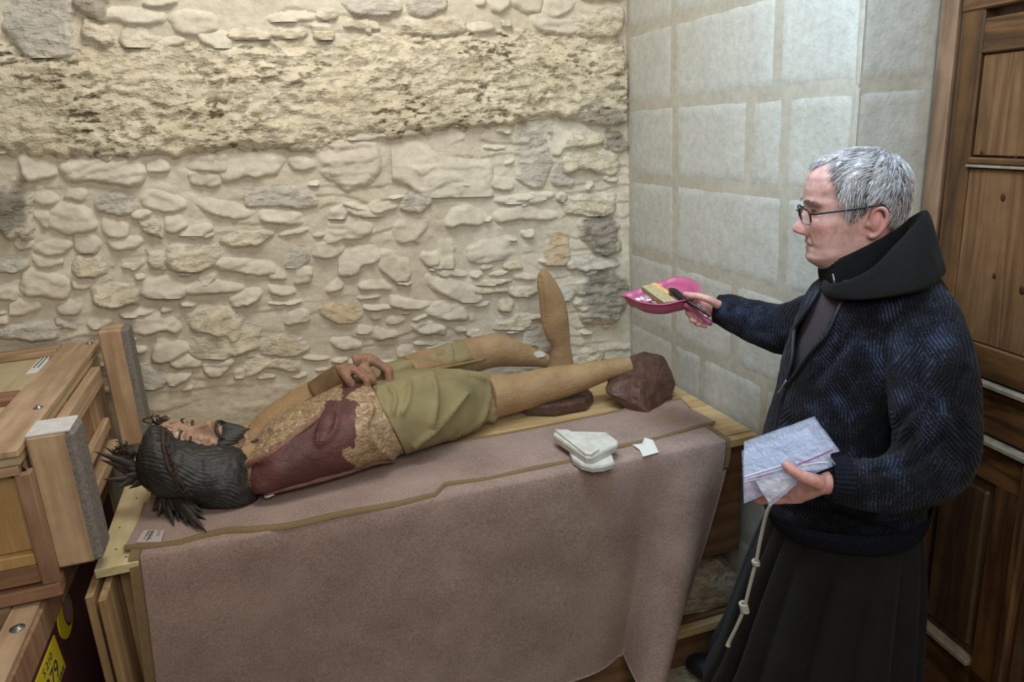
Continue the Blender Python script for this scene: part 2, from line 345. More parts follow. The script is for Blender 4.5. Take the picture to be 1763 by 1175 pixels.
# courses beyond the frame, and small slivers wedged between the big stones
for zz in np.arange(0.95, 2.75, 0.17):
    x = -2.85
    while x < -2.36:
        w = rng.uniform(0.16, 0.34); stones.append((x+w/2, zz, w*0.92, 0.13, 0.022, rng.choice(list('pptg')), 0)); x += w
x = -2.3
while x < -0.1:
    w = rng.uniform(0.2, 0.36); stones.append((x+w/2, 2.40, w*0.92, 0.13, 0.022, rng.choice(list('pptg')), 0)); x += w
big_ = list(stones); k = 0
while k < 64:
    x = rng.uniform(-2.25, -0.05); z = rng.uniform(1.0, 2.0); w = rng.uniform(.03, .085); h = rng.uniform(.012, .026)
    if any(abs(x-q[0]) < (q[2]*.5+w*.5)*0.95 and abs(z-q[1]) < (q[3]+h)*.5*0.95 for q in big_): continue
    stones.append((x, z, w, h, rng.uniform(.012, .02), rng.choice(list('ppw')), rng.uniform(-.2, .2))); big_.append(stones[-1]); k += 1
TM = dict(p='st_pale', w='st_white', g='st_grey', d='st_dark', t='st_tan', T='st_trav', o='st_orange')
for k, (cx, cz, w, h, H, t, tilt) in enumerate(stones):
    w *= 1.22; h *= 1.30
    if t not in 'Td': H *= 0.95
    step = 0.0052 if t != 'T' else 0.006
    nu = int(np.clip(w/step, 8, 260)); nv = int(np.clip(h/step, 7, 90))
    S, T = np.meshgrid(np.linspace(-1.15, 1.15, nu), np.linspace(-1.15, 1.15, nv)); S = S.ravel(); T = T.ravel()
    lx = S*w/2; lz = T*h/2; ct, st_ = math.cos(tilt), math.sin(tilt)
    x = cx+lx*ct-lz*st_; z = cz+lx*st_+lz*ct
    Q = np.stack([x, np.full_like(x, k*3.7), z], 1)
    p = 7.0 if t == 'T' else 2.9
    big = max(0.6, min(2.0, w/0.12)); wl = 0.95 if t != 'T' else 0.16
    S2 = S+wl*fbm(Q*np.array([9, 1, 9])/big, 11, 3)/min(1.6, max(1, w/h*.5)); T2 = T+wl*1.25*fbm(Q*np.array([8, 1, 11])/big+31.7, 17, 3)
    T2 = T2+0.18*S*rng.uniform(-1, 1); fine = 0.16*fbm(Q*30, 12, 3)
    r = (np.abs(S2)**p+np.abs(T2)**p)**(1/p)+fine
    eb = np.where(T2 < 0, 0.15, 0.15+0.62*sstep(0, .8, T2))+0.20*np.abs(S2)
    dome = np.clip((1-r)/eb, 0, 1); dome = dome*(2-dome)
    lean = (0.62-0.46*T2+0.25*S2*rng.uniform(-1, 1)) if t != 'T' else 0.9-0.12*T2
    amp = dict(p=.0050, w=.0028, g=.0055, d=.009, t=.0070, T=.0100, o=.004)[t]
    rough = amp*(fbm(Q*(np.array([8, 1, 15]) if t != 'T' else np.array([11, 1, 13])), 21, 4, True)+0.22*fbm(Q*44, 31, 2))*dome
    lp = z*(26 if t != 'T' else 17)+1.7*fbm(Q*np.array([5, 1, 7]), 61, 3); ledge = (1-(lp-np.floor(lp)))*sstep(-.25, .3, fbm(Q*np.array([6, 1, 9]), 63, 2))
    rough = rough+dict(p=.0055, w=.002, g=.005, d=.008, t=.0065, T=.009, o=.004)[t]*ledge*np.minimum(1, dome*2)
    if t == 'T':
        hole = fbm(Q*np.array([24, 1, 34]), 91, 3)*sstep(-.15, .35, fbm(Q*5, 95, 2)); rough = rough-0.016*sstep(.22, .45, hole)*dome
    y = -bed_y(x, z)+0.003-(H*dome*lean+rough)
    y[r > 1.02] = (-bed_y(x, z)+0.006)[r > 1.02]
    y = np.where(x < -0.002, y, 0.02)
    F = grid_faces(nu, nv)
    F = F[(r[F].min(1) < 1.03)]
    used, inv = np.unique(F, return_inverse=True)
    o = mesh('stone', np.stack([x, y, z], 1)[used], inv.reshape(-1, 4), M[TM[t]], wall_back)
    e1 = 0.12 if t == 'T' else (0.35 if t in 'dgo' else np.where(T2 < 0, .38, .95))
    wash = 1-sstep(0.0, e1, (1-r)+0.22*fbm(Q*20, 51, 3))
    a_ = o.data.attributes.new('wash', 'FLOAT', 'POINT'); a_.data.foreach_set('value', wash[used].astype(np.float32))

# right wall: ashlar blocks with flush, slightly raised mortar bands
M['ashlar'] = stone_mat('ashlar', (186, 184, 174), (198, 197, 188), 0.0, scale=4, bs=0.4, bd=0.006)
M['ashlar_joint'] = stone_mat('ashlar_joint', (176, 170, 154), (188, 182, 167), 0, scale=5, bs=0.3, bd=0.005)
PY = -1.21
RX = 0.232
wall_right = tag_struct(box('wall_right', (0.006, PY+0.006, -0.02), (0.30, 0.35, 2.9), M['ashlar_joint'], None, 0.002))
def block(y0, y1, z0, z1, parent, plane='x', proud=0.0055):
    n1 = max(6, int((y1-y0)/0.02)); n2 = max(6, int((z1-z0)/0.02))
    S, T = np.meshgrid(np.linspace(0, 1, n1), np.linspace(0, 1, n2)); S = S.ravel(); T = T.ravel()
    yy = y0+(y1-y0)*S; zz = z0+(z1-z0)*T
    Q = np.stack([yy, np.zeros_like(yy)+rng.uniform(0, 50), zz], 1)
    edge = np.minimum(np.minimum(S, 1-S)*(y1-y0), np.minimum(T, 1-T)*(z1-z0))+0.004*fbm(Q*30, 4, 2)
    off = proud*sstep(0, 0.007, edge)+0.0024*fbm(Q*16, 7, 4)*sstep(0, .02, edge)-0.004
    F = grid_faces(n1, n2)
    V = np.stack([-off+0.006, yy, zz], 1) if plane == 'x' else np.stack([yy, PY+0.006-off, zz], 1)
    return mesh('block', V, F if plane != 'x' else F[:, ::-1], M['ashlar'], parent)
g = 0.0035
zc = [0.0, 0.155, 0.45, 0.745, 1.035, 1.33, 1.621, 1.891, 2.158, 2.43, 2.70, 2.88]
def yr(u, v): return pl(u, v, 0, 0)[1]
v1 = yr(1158, 120); cuts = []
for i in range(len(zc)-1):
    a = -0.015
    if i == 6: ys = [yr(1160, 240), yr(1286, 250), yr(1347, 260)]
    elif i == 7: ys = [yr(1157, 110), yr(1337, 80)]
    elif i == 5: ys = [yr(1160, 380), yr(1345, 420)]
    elif i == 4: ys = [yr(1158, 480), yr(1262, 520)]
    elif i == 8: ys = [yr(1158, 20), -0.62]
    elif i == 3: ys = [yr(1158, 600), -0.55, -0.9]
    else: ys = [[-0.3, -0.7], [-0.18, -0.5, -0.9]][i % 2]
    ys = [0.0]+ys+[PY]
    for k in range(len(ys)-1):
        block(ys[k+1]+g, ys[k]-g, zc[i]+g, zc[i+1]-g, wall_right)
# narrow face of the pier beside the door
zr = [0.0, 0.36, 0.75, 1.15, 1.60, 1.892, 2.2, 2.55, 2.88]
for i in range(len(zr)-1): block(0.0+0.003, RX-0.004, zr[i]+g, zr[i+1]-g, wall_right, 'y')

# floor of worn stone slabs
M['floor_joint'] = stone_mat('floor_joint', (96, 86, 70), (130, 118, 96), 0, scale=6)
M['floor_tile'] = stone_mat('floor_tile', (150, 138, 112), (188, 176, 150), 0.1, (110, 98, 76), scale=9, bs=0.4)
floor = tag_struct(box('floor', (-3.6, -3.6, -0.06), (1.6, 0.3, -0.012), M['floor_joint'], None, 0.002))
for j, y in enumerate(np.arange(-3.4, 0.0, 0.27)):
    x = -3.4+rng.uniform(0, 0.2)
    while x < 1.2:
        w = rng.uniform(0.24, 0.4)
        box('tile', (x+0.006, y+0.006, -0.03), (x+w-0.006, y+0.264, rng.uniform(-0.004, 0.0)), M['floor_tile'], floor, 0.006, jit=0.002)
        x += w

# door and its jamb
M['jamb'] = wood_mat('jamb_wood', (112, 84, 62), (146, 114, 88), 2, 8, 0.55)
M['door_dark'] = wood_mat('door_dark_wood', (70, 46, 26), (108, 74, 42), 2, 7, 0.42, dark=0.55, spec=0.4)
M['door_dark_h'] = wood_mat('door_dark_wood_rail', (70, 46, 26), (112, 76, 44), 1, 7, 0.4, dark=0.55, spec=0.4)
M['door_panel'] = wood_mat('door_low_panel', (66, 48, 34), (98, 72, 50), 2, 6, 0.5, dark=0.6)
M['door_pine'] = wood_mat('door_pine', (100, 70, 44), (128, 94, 62), 2, 11, 0.5, dark=0.4)
M['worn'] = plain_mat('worn_edge', (142, 128, 108), 0.7, 0.3, 0.35, 30)
M['knot'] = plain_mat('wood_knot', (60, 38, 22), 0.6, 0.3, 0.4, 60)
HN = np.array([0.235, -1.262, 0.0]); AG = math.radians(6)
DD = np.array([-math.sin(AG), -math.cos(AG), 0]); DN = np.array([DD[1], -DD[0], 0]);
if DN @ (CP-HN) < 0: DN = -DN
jamb = tag_struct(box('trim_1', (RX-0.002, -1.262, 0.0), (0.33, PY-0.002, 2.9), M['jamb'], None, 0.004))
wd = tag_struct(box('wall_front', (0.34, -3.4, -0.02), (0.42, -1.22, 2.9), M['ashlar'], None, 0.003))
door = empty('door_1', HN+DD*0.4, None, None); door['kind'] = 'structure'
def dbox(name, t0, t1, z0, z1, n0, n1, mat, bev=0.004, parent=None):
    V, F = box_vf((t0, z0, n0), (t1, z1, n1), bev)
    P = HN+V[:, :1]*DD+V[:, 1:2]*np.array([0, 0, 1.0])+V[:, 2:]*DN
    if np.dot(np.cross(DD, [0, 0, 1]), DN) < 0: F = [f[::-1] for f in F]
    return mesh(name, P, F, mat, parent or door, False)
DW = 0.86
dbox('backing', 0.012, DW, 0.02, 2.85, -0.045, -0.024, M['door_dark'])
dbox('stile', 0.010, 0.078, 0.02, 2.06, -0.04, 0.0, M['door_dark'])
dbox('stile', 0.27, 0.375, 0.02, 1.03, -0.04, -0.001, M['door_dark'])
dbox('stile', DW-0.09, DW, 0.02, 2.06, -0.04, 0.0, M['door_dark'])
dbox('rail', 0.078, DW-0.09, 1.945, 2.022, -0.04, -0.001, M['door_dark_h'])
dbox('rail', 0.012, DW, 2.042, 2.16, -0.04, 0.004, M['door_dark_h'])
dbox('rail', 0.012, DW, 2.17, 2.4, -0.04, 0.0, M['door_dark_h'])
pa = [0.080, 0.232, 0.46, DW-0.09]
for i in range(3):
    dbox('plank', pa[i], pa[i+1]-0.004, 1.716, 1.944, -0.04, -0.008, M['door_pine'], 0.003)
dbox('rail', 0.076, DW-0.09, 1.697, 1.713, -0.04, 0.003, M['door_dark_h'])
dbox('moulding', 0.076, DW-0.09, 1.690, 1.696, -0.04, 0.005, M['worn'], 0.001)
pa = [0.078, 0.30, 0.52, DW-0.09]
for i in range(3):
    pk = dbox('plank', pa[i], pa[i+1]-0.003, 1.272, 1.689, -0.04, -0.004, M['door_pine'], 0.003)
for (u, v, r) in ((1727, 340, 0.009), (1712, 475, 0.007), (1760, 500, 0.010), (1689, 262, .004), (1749, 270, .005)):
    c = pn(u, v, HN-DN*0.004, DN); V, F = ellipsoid_vf((0, 0, 0), (r*0.8, r*1.1, 0.0022), None, 14, 6)
    P = c+V[:, :1]*DD+V[:, 1:2]*np.array([0, 0, 1.0])+V[:, 2:]*DN
    mesh('knot', P, F, M['knot'], door)
dbox('rail', 0.012, DW, 1.192, 1.271, -0.04, 0.001, M['door_dark_h'])
dbox('moulding', 0.012, DW, 1.172, 1.186, -0.04, 0.012, M['worn'], 0.003)
dbox('rail', 0.012, DW, 1.052, 1.168, -0.04, -0.004, M['door_dark_h'])
dbox('moulding', 0.012, DW, 1.030, 1.046, -0.04, 0.014, M['worn'], 0.004)
dbox('rail', 0.078, DW, 0.935, 1.028, -0.04, 0.0, M['door_dark_h'])
dbox('low_panel', 0.078, 0.27, 0.425, 0.935, -0.04, -0.016, M['door_panel'], 0.002)
dbox('raised_panel', 0.098, 0.25, 0.45, 0.905, -0.03, -0.006, M['door_panel'], 0.009)
dbox('moulding', 0.078, 0.27, 0.405, 0.424, -0.04, 0.012, M['worn'], 0.004)
dbox('rail', 0.078, DW, 0.02, 0.405, -0.04, -0.001, M['door_dark_h'])
dbox('moulding', 0.345, 0.375, 0.08, 1.028, -0.03, 0.012, M['door_dark'], 0.006)
dbox('low_panel', 0.376, 0.77, 0.42, 1.028, -0.04, -0.012, M['door_panel'], 0.002)

# ================================================================== TABLE (low timber bench under the blankets)
M['pine'] = wood_mat('pine_x', (180, 150, 104), (204, 174, 126), 0, 8, 0.6, dark=0.3)
M['pine_y'] = wood_mat('pine_y', (196, 164, 112), (222, 194, 146), 1, 8, 0.6, dark=0.3)
M['pine_z'] = wood_mat('pine_z', (150, 122, 88), (180, 150, 112), 2, 8, 0.6, dark=0.35)
M['pale_y'] = wood_mat('pale_pine_y', (196, 180, 136), (214, 200, 160), 1, 7, 0.65, dark=0.25)
M['plydark'] = wood_mat('dark_ply', (112, 84, 56), (138, 106, 74), 0, 5, 0.7)
M['nail'] = plain_mat('nail_steel', (70, 66, 60), 0.5, 0.5, 0.3, 60, 0.6)
ZT = 0.869
table = empty('workbench', (-0.95, -0.45, 0), 'low rough timber workbench in the wall corner, mostly hidden under brown blankets', 'bench')
bw = [-0.872, -0.62, -0.42, -0.2, -0.035]
for i in range(4):
    box('board', (-1.80, bw[i]+0.002, ZT-0.022), (-0.012, bw[i+1]-0.002, ZT-0.0005*(i % 2)), M['pine'], table, 0.002)
eb = box('end_board', (-1.902, -0.905, ZT-0.024), (-1.803, -0.035, ZT+0.001), M['pale_y'], table, 0.002)
for k, y in enumerate((-0.87, -0.82, -0.76, -0.70, -0.62, -0.53, -0.44)):
    for x in (-1.835, -1.875)[k % 2:k % 2+1]:
        V, F = ellipsoid_vf((x+0.01*(k % 3), y, ZT+0.001), (0.0032, 0.0032, 0.0015), None, 8, 4); mesh('nail', V, F, M['nail'], eb)
box('side_board', (-1.915, -0.975, 0.02), (-1.897, -0.06, 0.843), M['pine_z'], table, 0.003)
box('side_board', (-1.888, -0.985, 0.06), (-1.870, -0.10, 0.833), M['pine_z'], table, 0.003)
box('leg', (-1.868, -0.84, 0), (-1.80, -0.77, ZT-0.024), M['pine_z'], table, 0.004)
for (x, y) in ((-1.868, -0.13), (-0.10, -0.13), (-0.09, -0.42)):
    box('leg', (x, y, 0), (x+0.07, y+0.07, ZT-0.024), M['pine_z'], table, 0.004)
box('front_panel', (-1.80, -0.838, 0.42), (-0.02, -0.822, ZT-0.024), M['plydark'], table, 0.002)
box('lower_rail', (-1.80, -0.852, 0.135), (-0.03, -0.822, 0.168), M['pine'], table, 0.003)
box('lower_panel', (-1.80, -0.832, 0.01), (-0.03, -0.818, 0.134), M['plydark'], table, 0.002)
box('shelf', (-1.80, -0.815, 0.15), (-0.03, -0.06, 0.172), M['plydark'], table, 0.002)
box('edge_strip', (-0.125, -0.905, ZT-0.03), (-0.012, -0.874, ZT-0.002), M['pine'], table, 0.003)
# ================================================================== CRATES on the left
M['cr_x'] = wood_mat('crate_x', (160, 130, 98), (194, 162, 126), 0, 7, 0.55, dark=0.35)
M['cr_y'] = wood_mat('crate_y', (172, 144, 114), (202, 174, 144), 1, 7, 0.55, dark=0.3)
M['cr_z'] = wood_mat('crate_z', (176, 146, 114), (204, 174, 140), 2, 7, 0.55, dark=0.4)
M['cr_red'] = wood_mat('crate_red', (146, 112, 88), (174, 138, 110), 2, 7, 0.55, dark=0.4)
M['cr_redx'] = wood_mat('crate_redx', (134, 98, 74), (164, 124, 96), 0, 7, 0.55, dark=0.4)
M['cr_pale'] = wood_mat('crate_pale', (186, 170, 132), (204, 190, 154), 1, 5, 0.65, dark=0.2)
M['cr_yellow'] = wood_mat('crate_yellow', (178, 142, 92), (202, 166, 112), 2, 6, 0.5, dark=0.25)
M['greypaint'] = plain_mat('grey_dusty_paint', (124, 118, 112), 0.9, 0.2, 0.3, 120, 0, 0.6)
M['whitepaint'] = plain_mat('white_paint', (204, 202, 200), 0.8, 0.2, 0.12, 40)
M['dark'] = plain_mat('painted_hole_shade', (34, 28, 24), 0.9, 0.1, 0.2)
M['steel'] = plain_mat('bolt_steel', (150, 150, 150), 0.35, 0.5, 0.15, 50, 0.9)
M['paper'] = plain_mat('paper', (214, 216, 210), 0.8, 0.2, 0.05, 30)
M['ink'] = plain_mat('ink', (58, 60, 60), 0.8, 0.2, 0.1)
crate = empty('packing_crate', (-2.5, -0.55, 0.87), 'large pine packing crate with battened lid, topmost at the left', 'crate')
LZ = 1.238
XR = -1.972
# lid
lid = box('lid', (-3.1, -0.985, LZ-0.04), (XR+0.004, -0.05, LZ-0.018), M['cr_pale'], crate, 0.002)
box('batten', (-2.075, -0.995, LZ-0.018), (XR+0.008, -0.03, LZ), M['cr_y'], lid, 0.003)
box('batten', (-3.1, -0.12, LZ-0.018), (-2.077, -0.035, LZ+0.002), M['cr_x'], lid, 0.003)
box('batten', (-3.1, -0.60, LZ-0.018), (-2.077, -0.515, LZ-0.001), M['cr_redx'], lid, 0.003)
box('batten', (-3.1, -0.995, LZ-0.018), (-2.077, -0.85, LZ-0.001), M['cr_pale'], lid, 0.003)
box('plywood_edge', (-3.1, -0.99, LZ-0.062), (XR-0.002, -0.965, LZ-0.041), M['cr_x'], lid, 0.002)
def bolt(c, r, parent, nrm=(0, 0, 1)):
    b1 = MB(); th = np.linspace(0, 2*math.pi, 20, endpoint=False); c = np.asarray(c, float)
    rings = [np.stack([c[0]+r*q*np.cos(th), c[1]+r*q*np.sin(th), np.full(20, c[2]+z)], 1) for q, z in ((1, 0), (1, .002), (.55, .0025), (.5, .006), (.25, .007))]
    V, F = loft(rings); b1.add(V, F); return b1.build('bolt', M['steel'], parent)
for p in (pl(66, 703, 2, LZ), pl(154, 592, 2, LZ)): bolt(p, 0.011, crate)
# paper label on the lid panel
LP = [pl(83, 603, 2, LZ-0.016), pl(120, 597, 2, LZ-0.016), pl(86, 638, 2, LZ-0.016), pl(44, 644, 2, LZ-0.016)]
V = np.array(LP+[p+np.array([0, 0, -0.002]) for p in LP])
lab = mesh('paper_label', V, [(0, 3, 2, 1), (0, 1, 5, 4), (1, 2, 6, 5), (2, 3, 7, 6), (3, 0, 4, 7)], M['paper'], crate, False); lab['label'] = 'white paper label with small dark print'
ib = MB()
for s in np.linspace(0.12, 0.85, 5):
    a = LP[0]*(1-s)+LP[1]*s; d = LP[3]*(1-s)+LP[2]*s; p0 = a*0.86+d*0.14; p1 = a*(0.2+0.3*(s > .4))+d*(0.8-0.3*(s > .4)); w = (LP[1]-LP[0])*0.03
    q = np.array([p0-w, p0+w, p1+w, p1-w])+np.array([0, 0, 0.0006]); ib.add(q, [(0, 3, 2, 1)])
ib.build('print', M['ink'], lab, False)
# front
for i, x in enumerate(np.arange(-3.08, -1.99, 0.14)):
    box('plank', (x, -0.965, 0.985), (min(x+0.138, -1.988), -0.948, LZ-0.062), M['cr_yellow'], crate, 0.002)
box('batten', (-1.987, -0.985, 0.90), (-1.956, -0.951, LZ-0.062), M['cr_red'], crate, 0.003)
box('batten', (-3.1, -0.985, 0.955), (-1.988, -0.95, 0.984), M['cr_yellow'], crate, 0.003)
box('batten', (-3.1, -0.982, 0.908), (-1.988, -0.95, 0.954), M['cr_redx'], crate, 0.003)
box('skid', (-3.1, -0.995, 0.868), (-1.952, -0.93, 0.900), M['cr_redx'], crate, 0.005, jit=0.002)
V, F = ellipsoid_vf(pl(27, 814, 1, -0.967), (0.022, 0.003, 0.013), None, 16, 8); mesh('hand_hole', V, F, M['dark'], crate)  # dark lens on the planks; the shade of the opening is in its colour
# right end: planks, rails and two corner posts
for i, y in enumerate(np.arange(-0.94, -0.1, 0.208)):
    box('plank', (XR-0.016, y, 0.9), (XR, min(y+0.204, -0.08), LZ-0.042), [M['cr_z'], M['cr_yellow'], M['cr_red']][i % 3], crate, 0.002)
box('rail', (XR, -0.845, 1.135), (XR+0.028, -0.205, 1.192), M['cr_y'], crate, 0.004)
box('rail', (XR, -0.845, 0.985), (XR+0.022, -0.205, 1.022), M['cr_y'], crate, 0.004)
box('rail', (XR, -0.845, 0.905), (XR+0.034, -0.205, 0.945), M['cr_y'], crate, 0.004)
box('stile', (XR, -0.64, 1.023), (XR+0.014, -0.56, 1.134), M['cr_red'], crate, 0.003)
def post(y0, y1, x0, x1, z0, z1):
    p = box('corner_post', (x0, y0, z0), (x1-0.012, y1, z1), M['cr_z'], crate, 0.006)
    box('painted_side', (x1-0.024, y0+0.0015, z0), (x1+0.004, y1, z1-0.002), M['greypaint'], p, 0.014)
    return p
pf = post(-0.95, -0.85, -1.962, -1.868, 0.915, 1.246)
box('painted_top', (-1.960, -0.948, 1.243), (-1.872, -0.852, 1.250), M['whitepaint'], pf, 0.003)
post(-0.20, -0.10, -1.935, -1.853, 0.91, 1.30)
# lower crate
low = empty('wooden_crate', (-2.4, -0.9, 0), 'open timber crate frame with a bolted beam, beneath the large packing crate', 'crate')
bm1 = box('beam', (-2.058, -1.50, 0.80), (-2.0, -0.10, 0.862), M['cr_y'], low, 0.004)
box('beam', (-2.004, -1.50, 0.775), (-1.994, -0.10, 0.850), M['cr_red'], low, 0.003)
box('beam', (-3.1, -0.16, 0.80), (-2.06, -0.10, 0.860), M['cr_x'], low, 0.004)
box('beam', (-3.1, -0.98, 0.80), (-2.062, -0.90, 0.866), M['cr_x'], low, 0.004)
for (x, y) in ((-2.058, -0.17), (-2.058, -1.49)): box('post', (x, y, 0), (x+0.05, y+0.07, 0.80), M['cr_z'], low, 0.004)
box('floor_panel', (-3.1, -1.49, 0.02), (-2.06, -0.11, 0.04), M['plydark'], low, 0.002)
bolt(pl(30, 1083, 2, 0.862), 0.015, low)
# maroon box in it with its yellow stickers
M['maroon'] = plain_mat('maroon_card', (74, 44, 42), 0.6, 0.3, 0.15, 12)
M['yellow'] = plain_mat('yellow_sticker', (206, 186, 40), 0.6, 0.3, 0.06)
M['mauve'] = plain_mat('mauve_print', (134, 104, 112), 0.6, 0.3, 0.06)
BX = -1.997
mb = tag(box('shipping_box', (BX-0.6, -1.42, 0.045), (BX-0.001, -0.20, 0.770), M['maroon'], None, 0.004), 'dark maroon shipping box with yellow stickers, inside the lower crate frame', 'box')
mb.location = mb.location
def onbox(y, z, e=0.0): return np.array([BX+e, y, z])
def slab(name, poly, x0, x1, mat, parent):
    n = len(poly); V = [(x0, y, z) for y, z in poly]+[(x1, y, z) for y, z in poly]
    F = [tuple(range(n, 2*n))]+[(i, (i+1) % n, n+(i+1) % n, n+i) for i in range(n)]
    return mesh(name, np.array(V), F, mat, parent, False)
def attr(o, name, vals):
    a = o.data.attributes.new(name, 'FLOAT', 'POINT'); a.data.foreach_set('value', np.asarray(vals, np.float32)); return o
def attr_node(nt, name): n = nt.nodes.new('ShaderNodeAttribute'); n.attribute_name = name; return n.outputs['Fac']
def text_mesh(s, size, origin, xdir, ydir, mat, parent, name='lettering', ext=0.0004, sx=1.0):
    c = bpy.data.curves.new('t', 'FONT'); c.body = s; c.size = size; c.extrude = 0.0005
    o = bpy.data.objects.new('t', c); COL.objects.link(o)
    me = bpy.data.meshes.new_from_object(o.evaluated_get(bpy.context.evaluated_depsgraph_get()))
    n = len(me.vertices); V = np.empty(n*3, np.float32); me.vertices.foreach_get('co', V); V = V.reshape(-1, 3)
    F = [tuple(p.vertices) for p in me.polygons]
    bpy.data.objects.remove(o); bpy.data.meshes.remove(me)
    xd = np.asarray(xdir, float); yd = np.asarray(ydir, float); zd = np.cross(xd, yd)
    return mesh(name, np.asarray(origin)+V[:, :1]*sx*xd+V[:, 1:2]*yd+V[:, 2:]*zd, F, mat, parent, False)
# yellow stickers on the maroon box
lw = [(-1.118, 0.655), (-0.946, 0.655), (-0.985, 0.752), (-1.118, 0.752)]
tl = slab('sticker', [(-1.160, 0.655), (-0.946, 0.655), (-0.964, 0.757), (-1.160, 0.757)], BX-0.001, BX+0.001, M['yellow'], mb); tl['label'] = 'yellow label with a black number'
text_mesh('S379', 0.060, (BX+0.0012, -1.118, 0.674), (0, 1, 0), (0, 0, 1), M['ink'], tl, sx=1.1)
text_mesh('S 210', 0.026, (BX+0.0012, -1.085, 0.729), (0, 1, 0), (0, 0, 1), M['ink'], tl, sx=1.3)
bb = MB(); y = -1.13
while y < -0.962:
    w = rng.choice([.002, .004, .006]); V, F = box_vf((BX, y, 0.658), (BX+0.0016, y+w, 0.669), 0.0003); bb.add(V, F); y += w+rng.choice([.002, .003, .005])
bb.build('barcode', M['ink'], tl, False)
th = np.linspace(0, 2*math.pi, 28, endpoint=False)
ds = slab('sticker', [(-0.865+0.062*math.cos(t), 0.742+0.052*math.sin(t)) for t in th], BX-0.001, BX+0.001, M['yellow'], mb); ds['label'] = 'round yellow sticker with a mauve oval'
slab('oval_ring', [(-0.842+0.034*math.cos(t), 0.744+0.040*math.sin(t)) for t in th], BX, BX+0.0014, M['maroon'], ds)
slab('oval', [(-0.842+0.027*math.cos(t), 0.744+0.033*math.sin(t)) for t in th], BX, BX+0.0018, M['mauve'], ds)

# ================================================================== BLANKETS
M['blanket'] = cloth_mat('grey_brown_wool', (124, 104, 96), (166, 145, 134), 170)
M['hem'] = cloth_mat('tan_binding', (112, 92, 66), (132, 112, 82), 200)
def keyi(ks, vs, s): return np.stack([np.interp(s, ks, np.asarray(vs)[:, k]) for k in range(3)], -1)
PBL = pl(250, 1175, 1, -0.905); TL = np.array([-1.822, -0.9, ZT]); PBL = TL+(PBL-TL)*((ZT-0.05)/(ZT-PBL[2]))
bk = [0, 0.5, 0.83, 0.90, 0.955, 1.0]
bv = [PBL, (PBL+pl(1075, 1128, 1, -0.9))/2, pl(1078, 1130, 1, -0.885), pl(1095, 1178, 1, -0.93), pl(1128, 1172, 1, -0.93), pl(1146, 1118, 1, -0.90)]
def drape(s, t):
    """s along the front 0-1, t: -1..0 on the top (back to front), 0..1 down the front"""
    s = np.asarray(s, float); t = np.asarray(t, float)
    xt = -1.822+(1.694)*s; ye = -0.895-0.022*s
    top = np.stack([xt, ye, np.full_like(s, ZT+0.008)], -1); B = keyi(bk, bv, s)
    d = np.clip(t, 0, 1); q = np.clip(-t, 0, 1)
    bend = 1-np.exp(-d*30)
    P = np.empty(s.shape+(3,))
    e = d**1.25
    P[..., 0] = top[..., 0]+(B[..., 0]-top[..., 0])*e
    P[..., 2] = top[..., 2]+(B[..., 2]-top[..., 2])*d-0.004*bend
    P[..., 1] = top[..., 1]+(B[..., 1]-top[..., 1])*d-0.012*bend
    f1 = np.exp(-((s-0.935)/0.042)**2)*(0.25+d)*0.05*sstep(0, .2, d)
    f2 = np.exp(-((s-0.835)/0.035)**2)*d*0.035
    P[..., 1] += -f1+f2-0.010*d*np.sin(s*17+1.0)-0.010*d*fbm(np.stack([s*5, d*1.5, s*0], -1), 8, 3)
    P[..., 1] += q*0.30; P[..., 2] += np.where(t < 0, 0.0, 0)+0.0015*fbm(np.stack([s*12, q*4, s*0+3], -1), 9, 3)*(q > 0)
    return P
def drape_part(name, s0, s1, t0, t1, ns, nt_, off, mat, parent):
    S, T = np.meshgrid(np.linspace(s0, s1, ns), np.concatenate([np.linspace(t0, 0, 8)[:-1], np.linspace(0, 0.12, 12)[:-1], np.linspace(0.12, t1, nt_)]) if t0 < 0 else np.linspace(t0, t1, nt_))
    P = drape(S.ravel(), T.ravel())
    e = 1e-3; du = drape(S.ravel()+e, T.ravel())-drape(S.ravel()-e, T.ravel()); dv = drape(S.ravel(), T.ravel()+e)-drape(S.ravel(), T.ravel()-e)
    n = np.cross(du, dv); n /= np.linalg.norm(n, axis=1)[:, None]+1e-9; n[n[:, 1]-n[:, 2] > 0] *= -1
    A = P+n*off; Bk = P-n*0.003; F = grid_faces(ns, len(P)//ns); nv = len(P)//ns
    V = np.concatenate([A, Bk]); F2 = F[:, ::-1]+len(P)
    bd = list(range(ns))+[k*ns+ns-1 for k in range(1, nv)]+[(nv-1)*ns+k for k in range(ns-2, -1, -1)]+[k*ns for k in range(nv-2, 0, -1)]
    R = [(bd[k], bd[(k+1) % len(bd)], bd[(k+1) % len(bd)]+len(P), bd[k]+len(P)) for k in range(len(bd))]
    return mesh(name, V, np.concatenate([F, F2, np.array(R)]), mat, parent)
dr = drape_part('wool_blanket', 0.0, 1.0, -1, 1.0, 150, 60, 0.002, M['blanket'], None)
tag(dr, 'grey-brown wool blanket hanging down the front of the workbench to the floor', 'blanket')
drape_part('binding', -0.002, 0.014, -1, 1.0, 5, 50, 0.0035, M['hem'], dr)
drape_part('binding', 0.991, 1.002, -1, 0.03, 5, 12, 0.0035, M['hem'], dr)
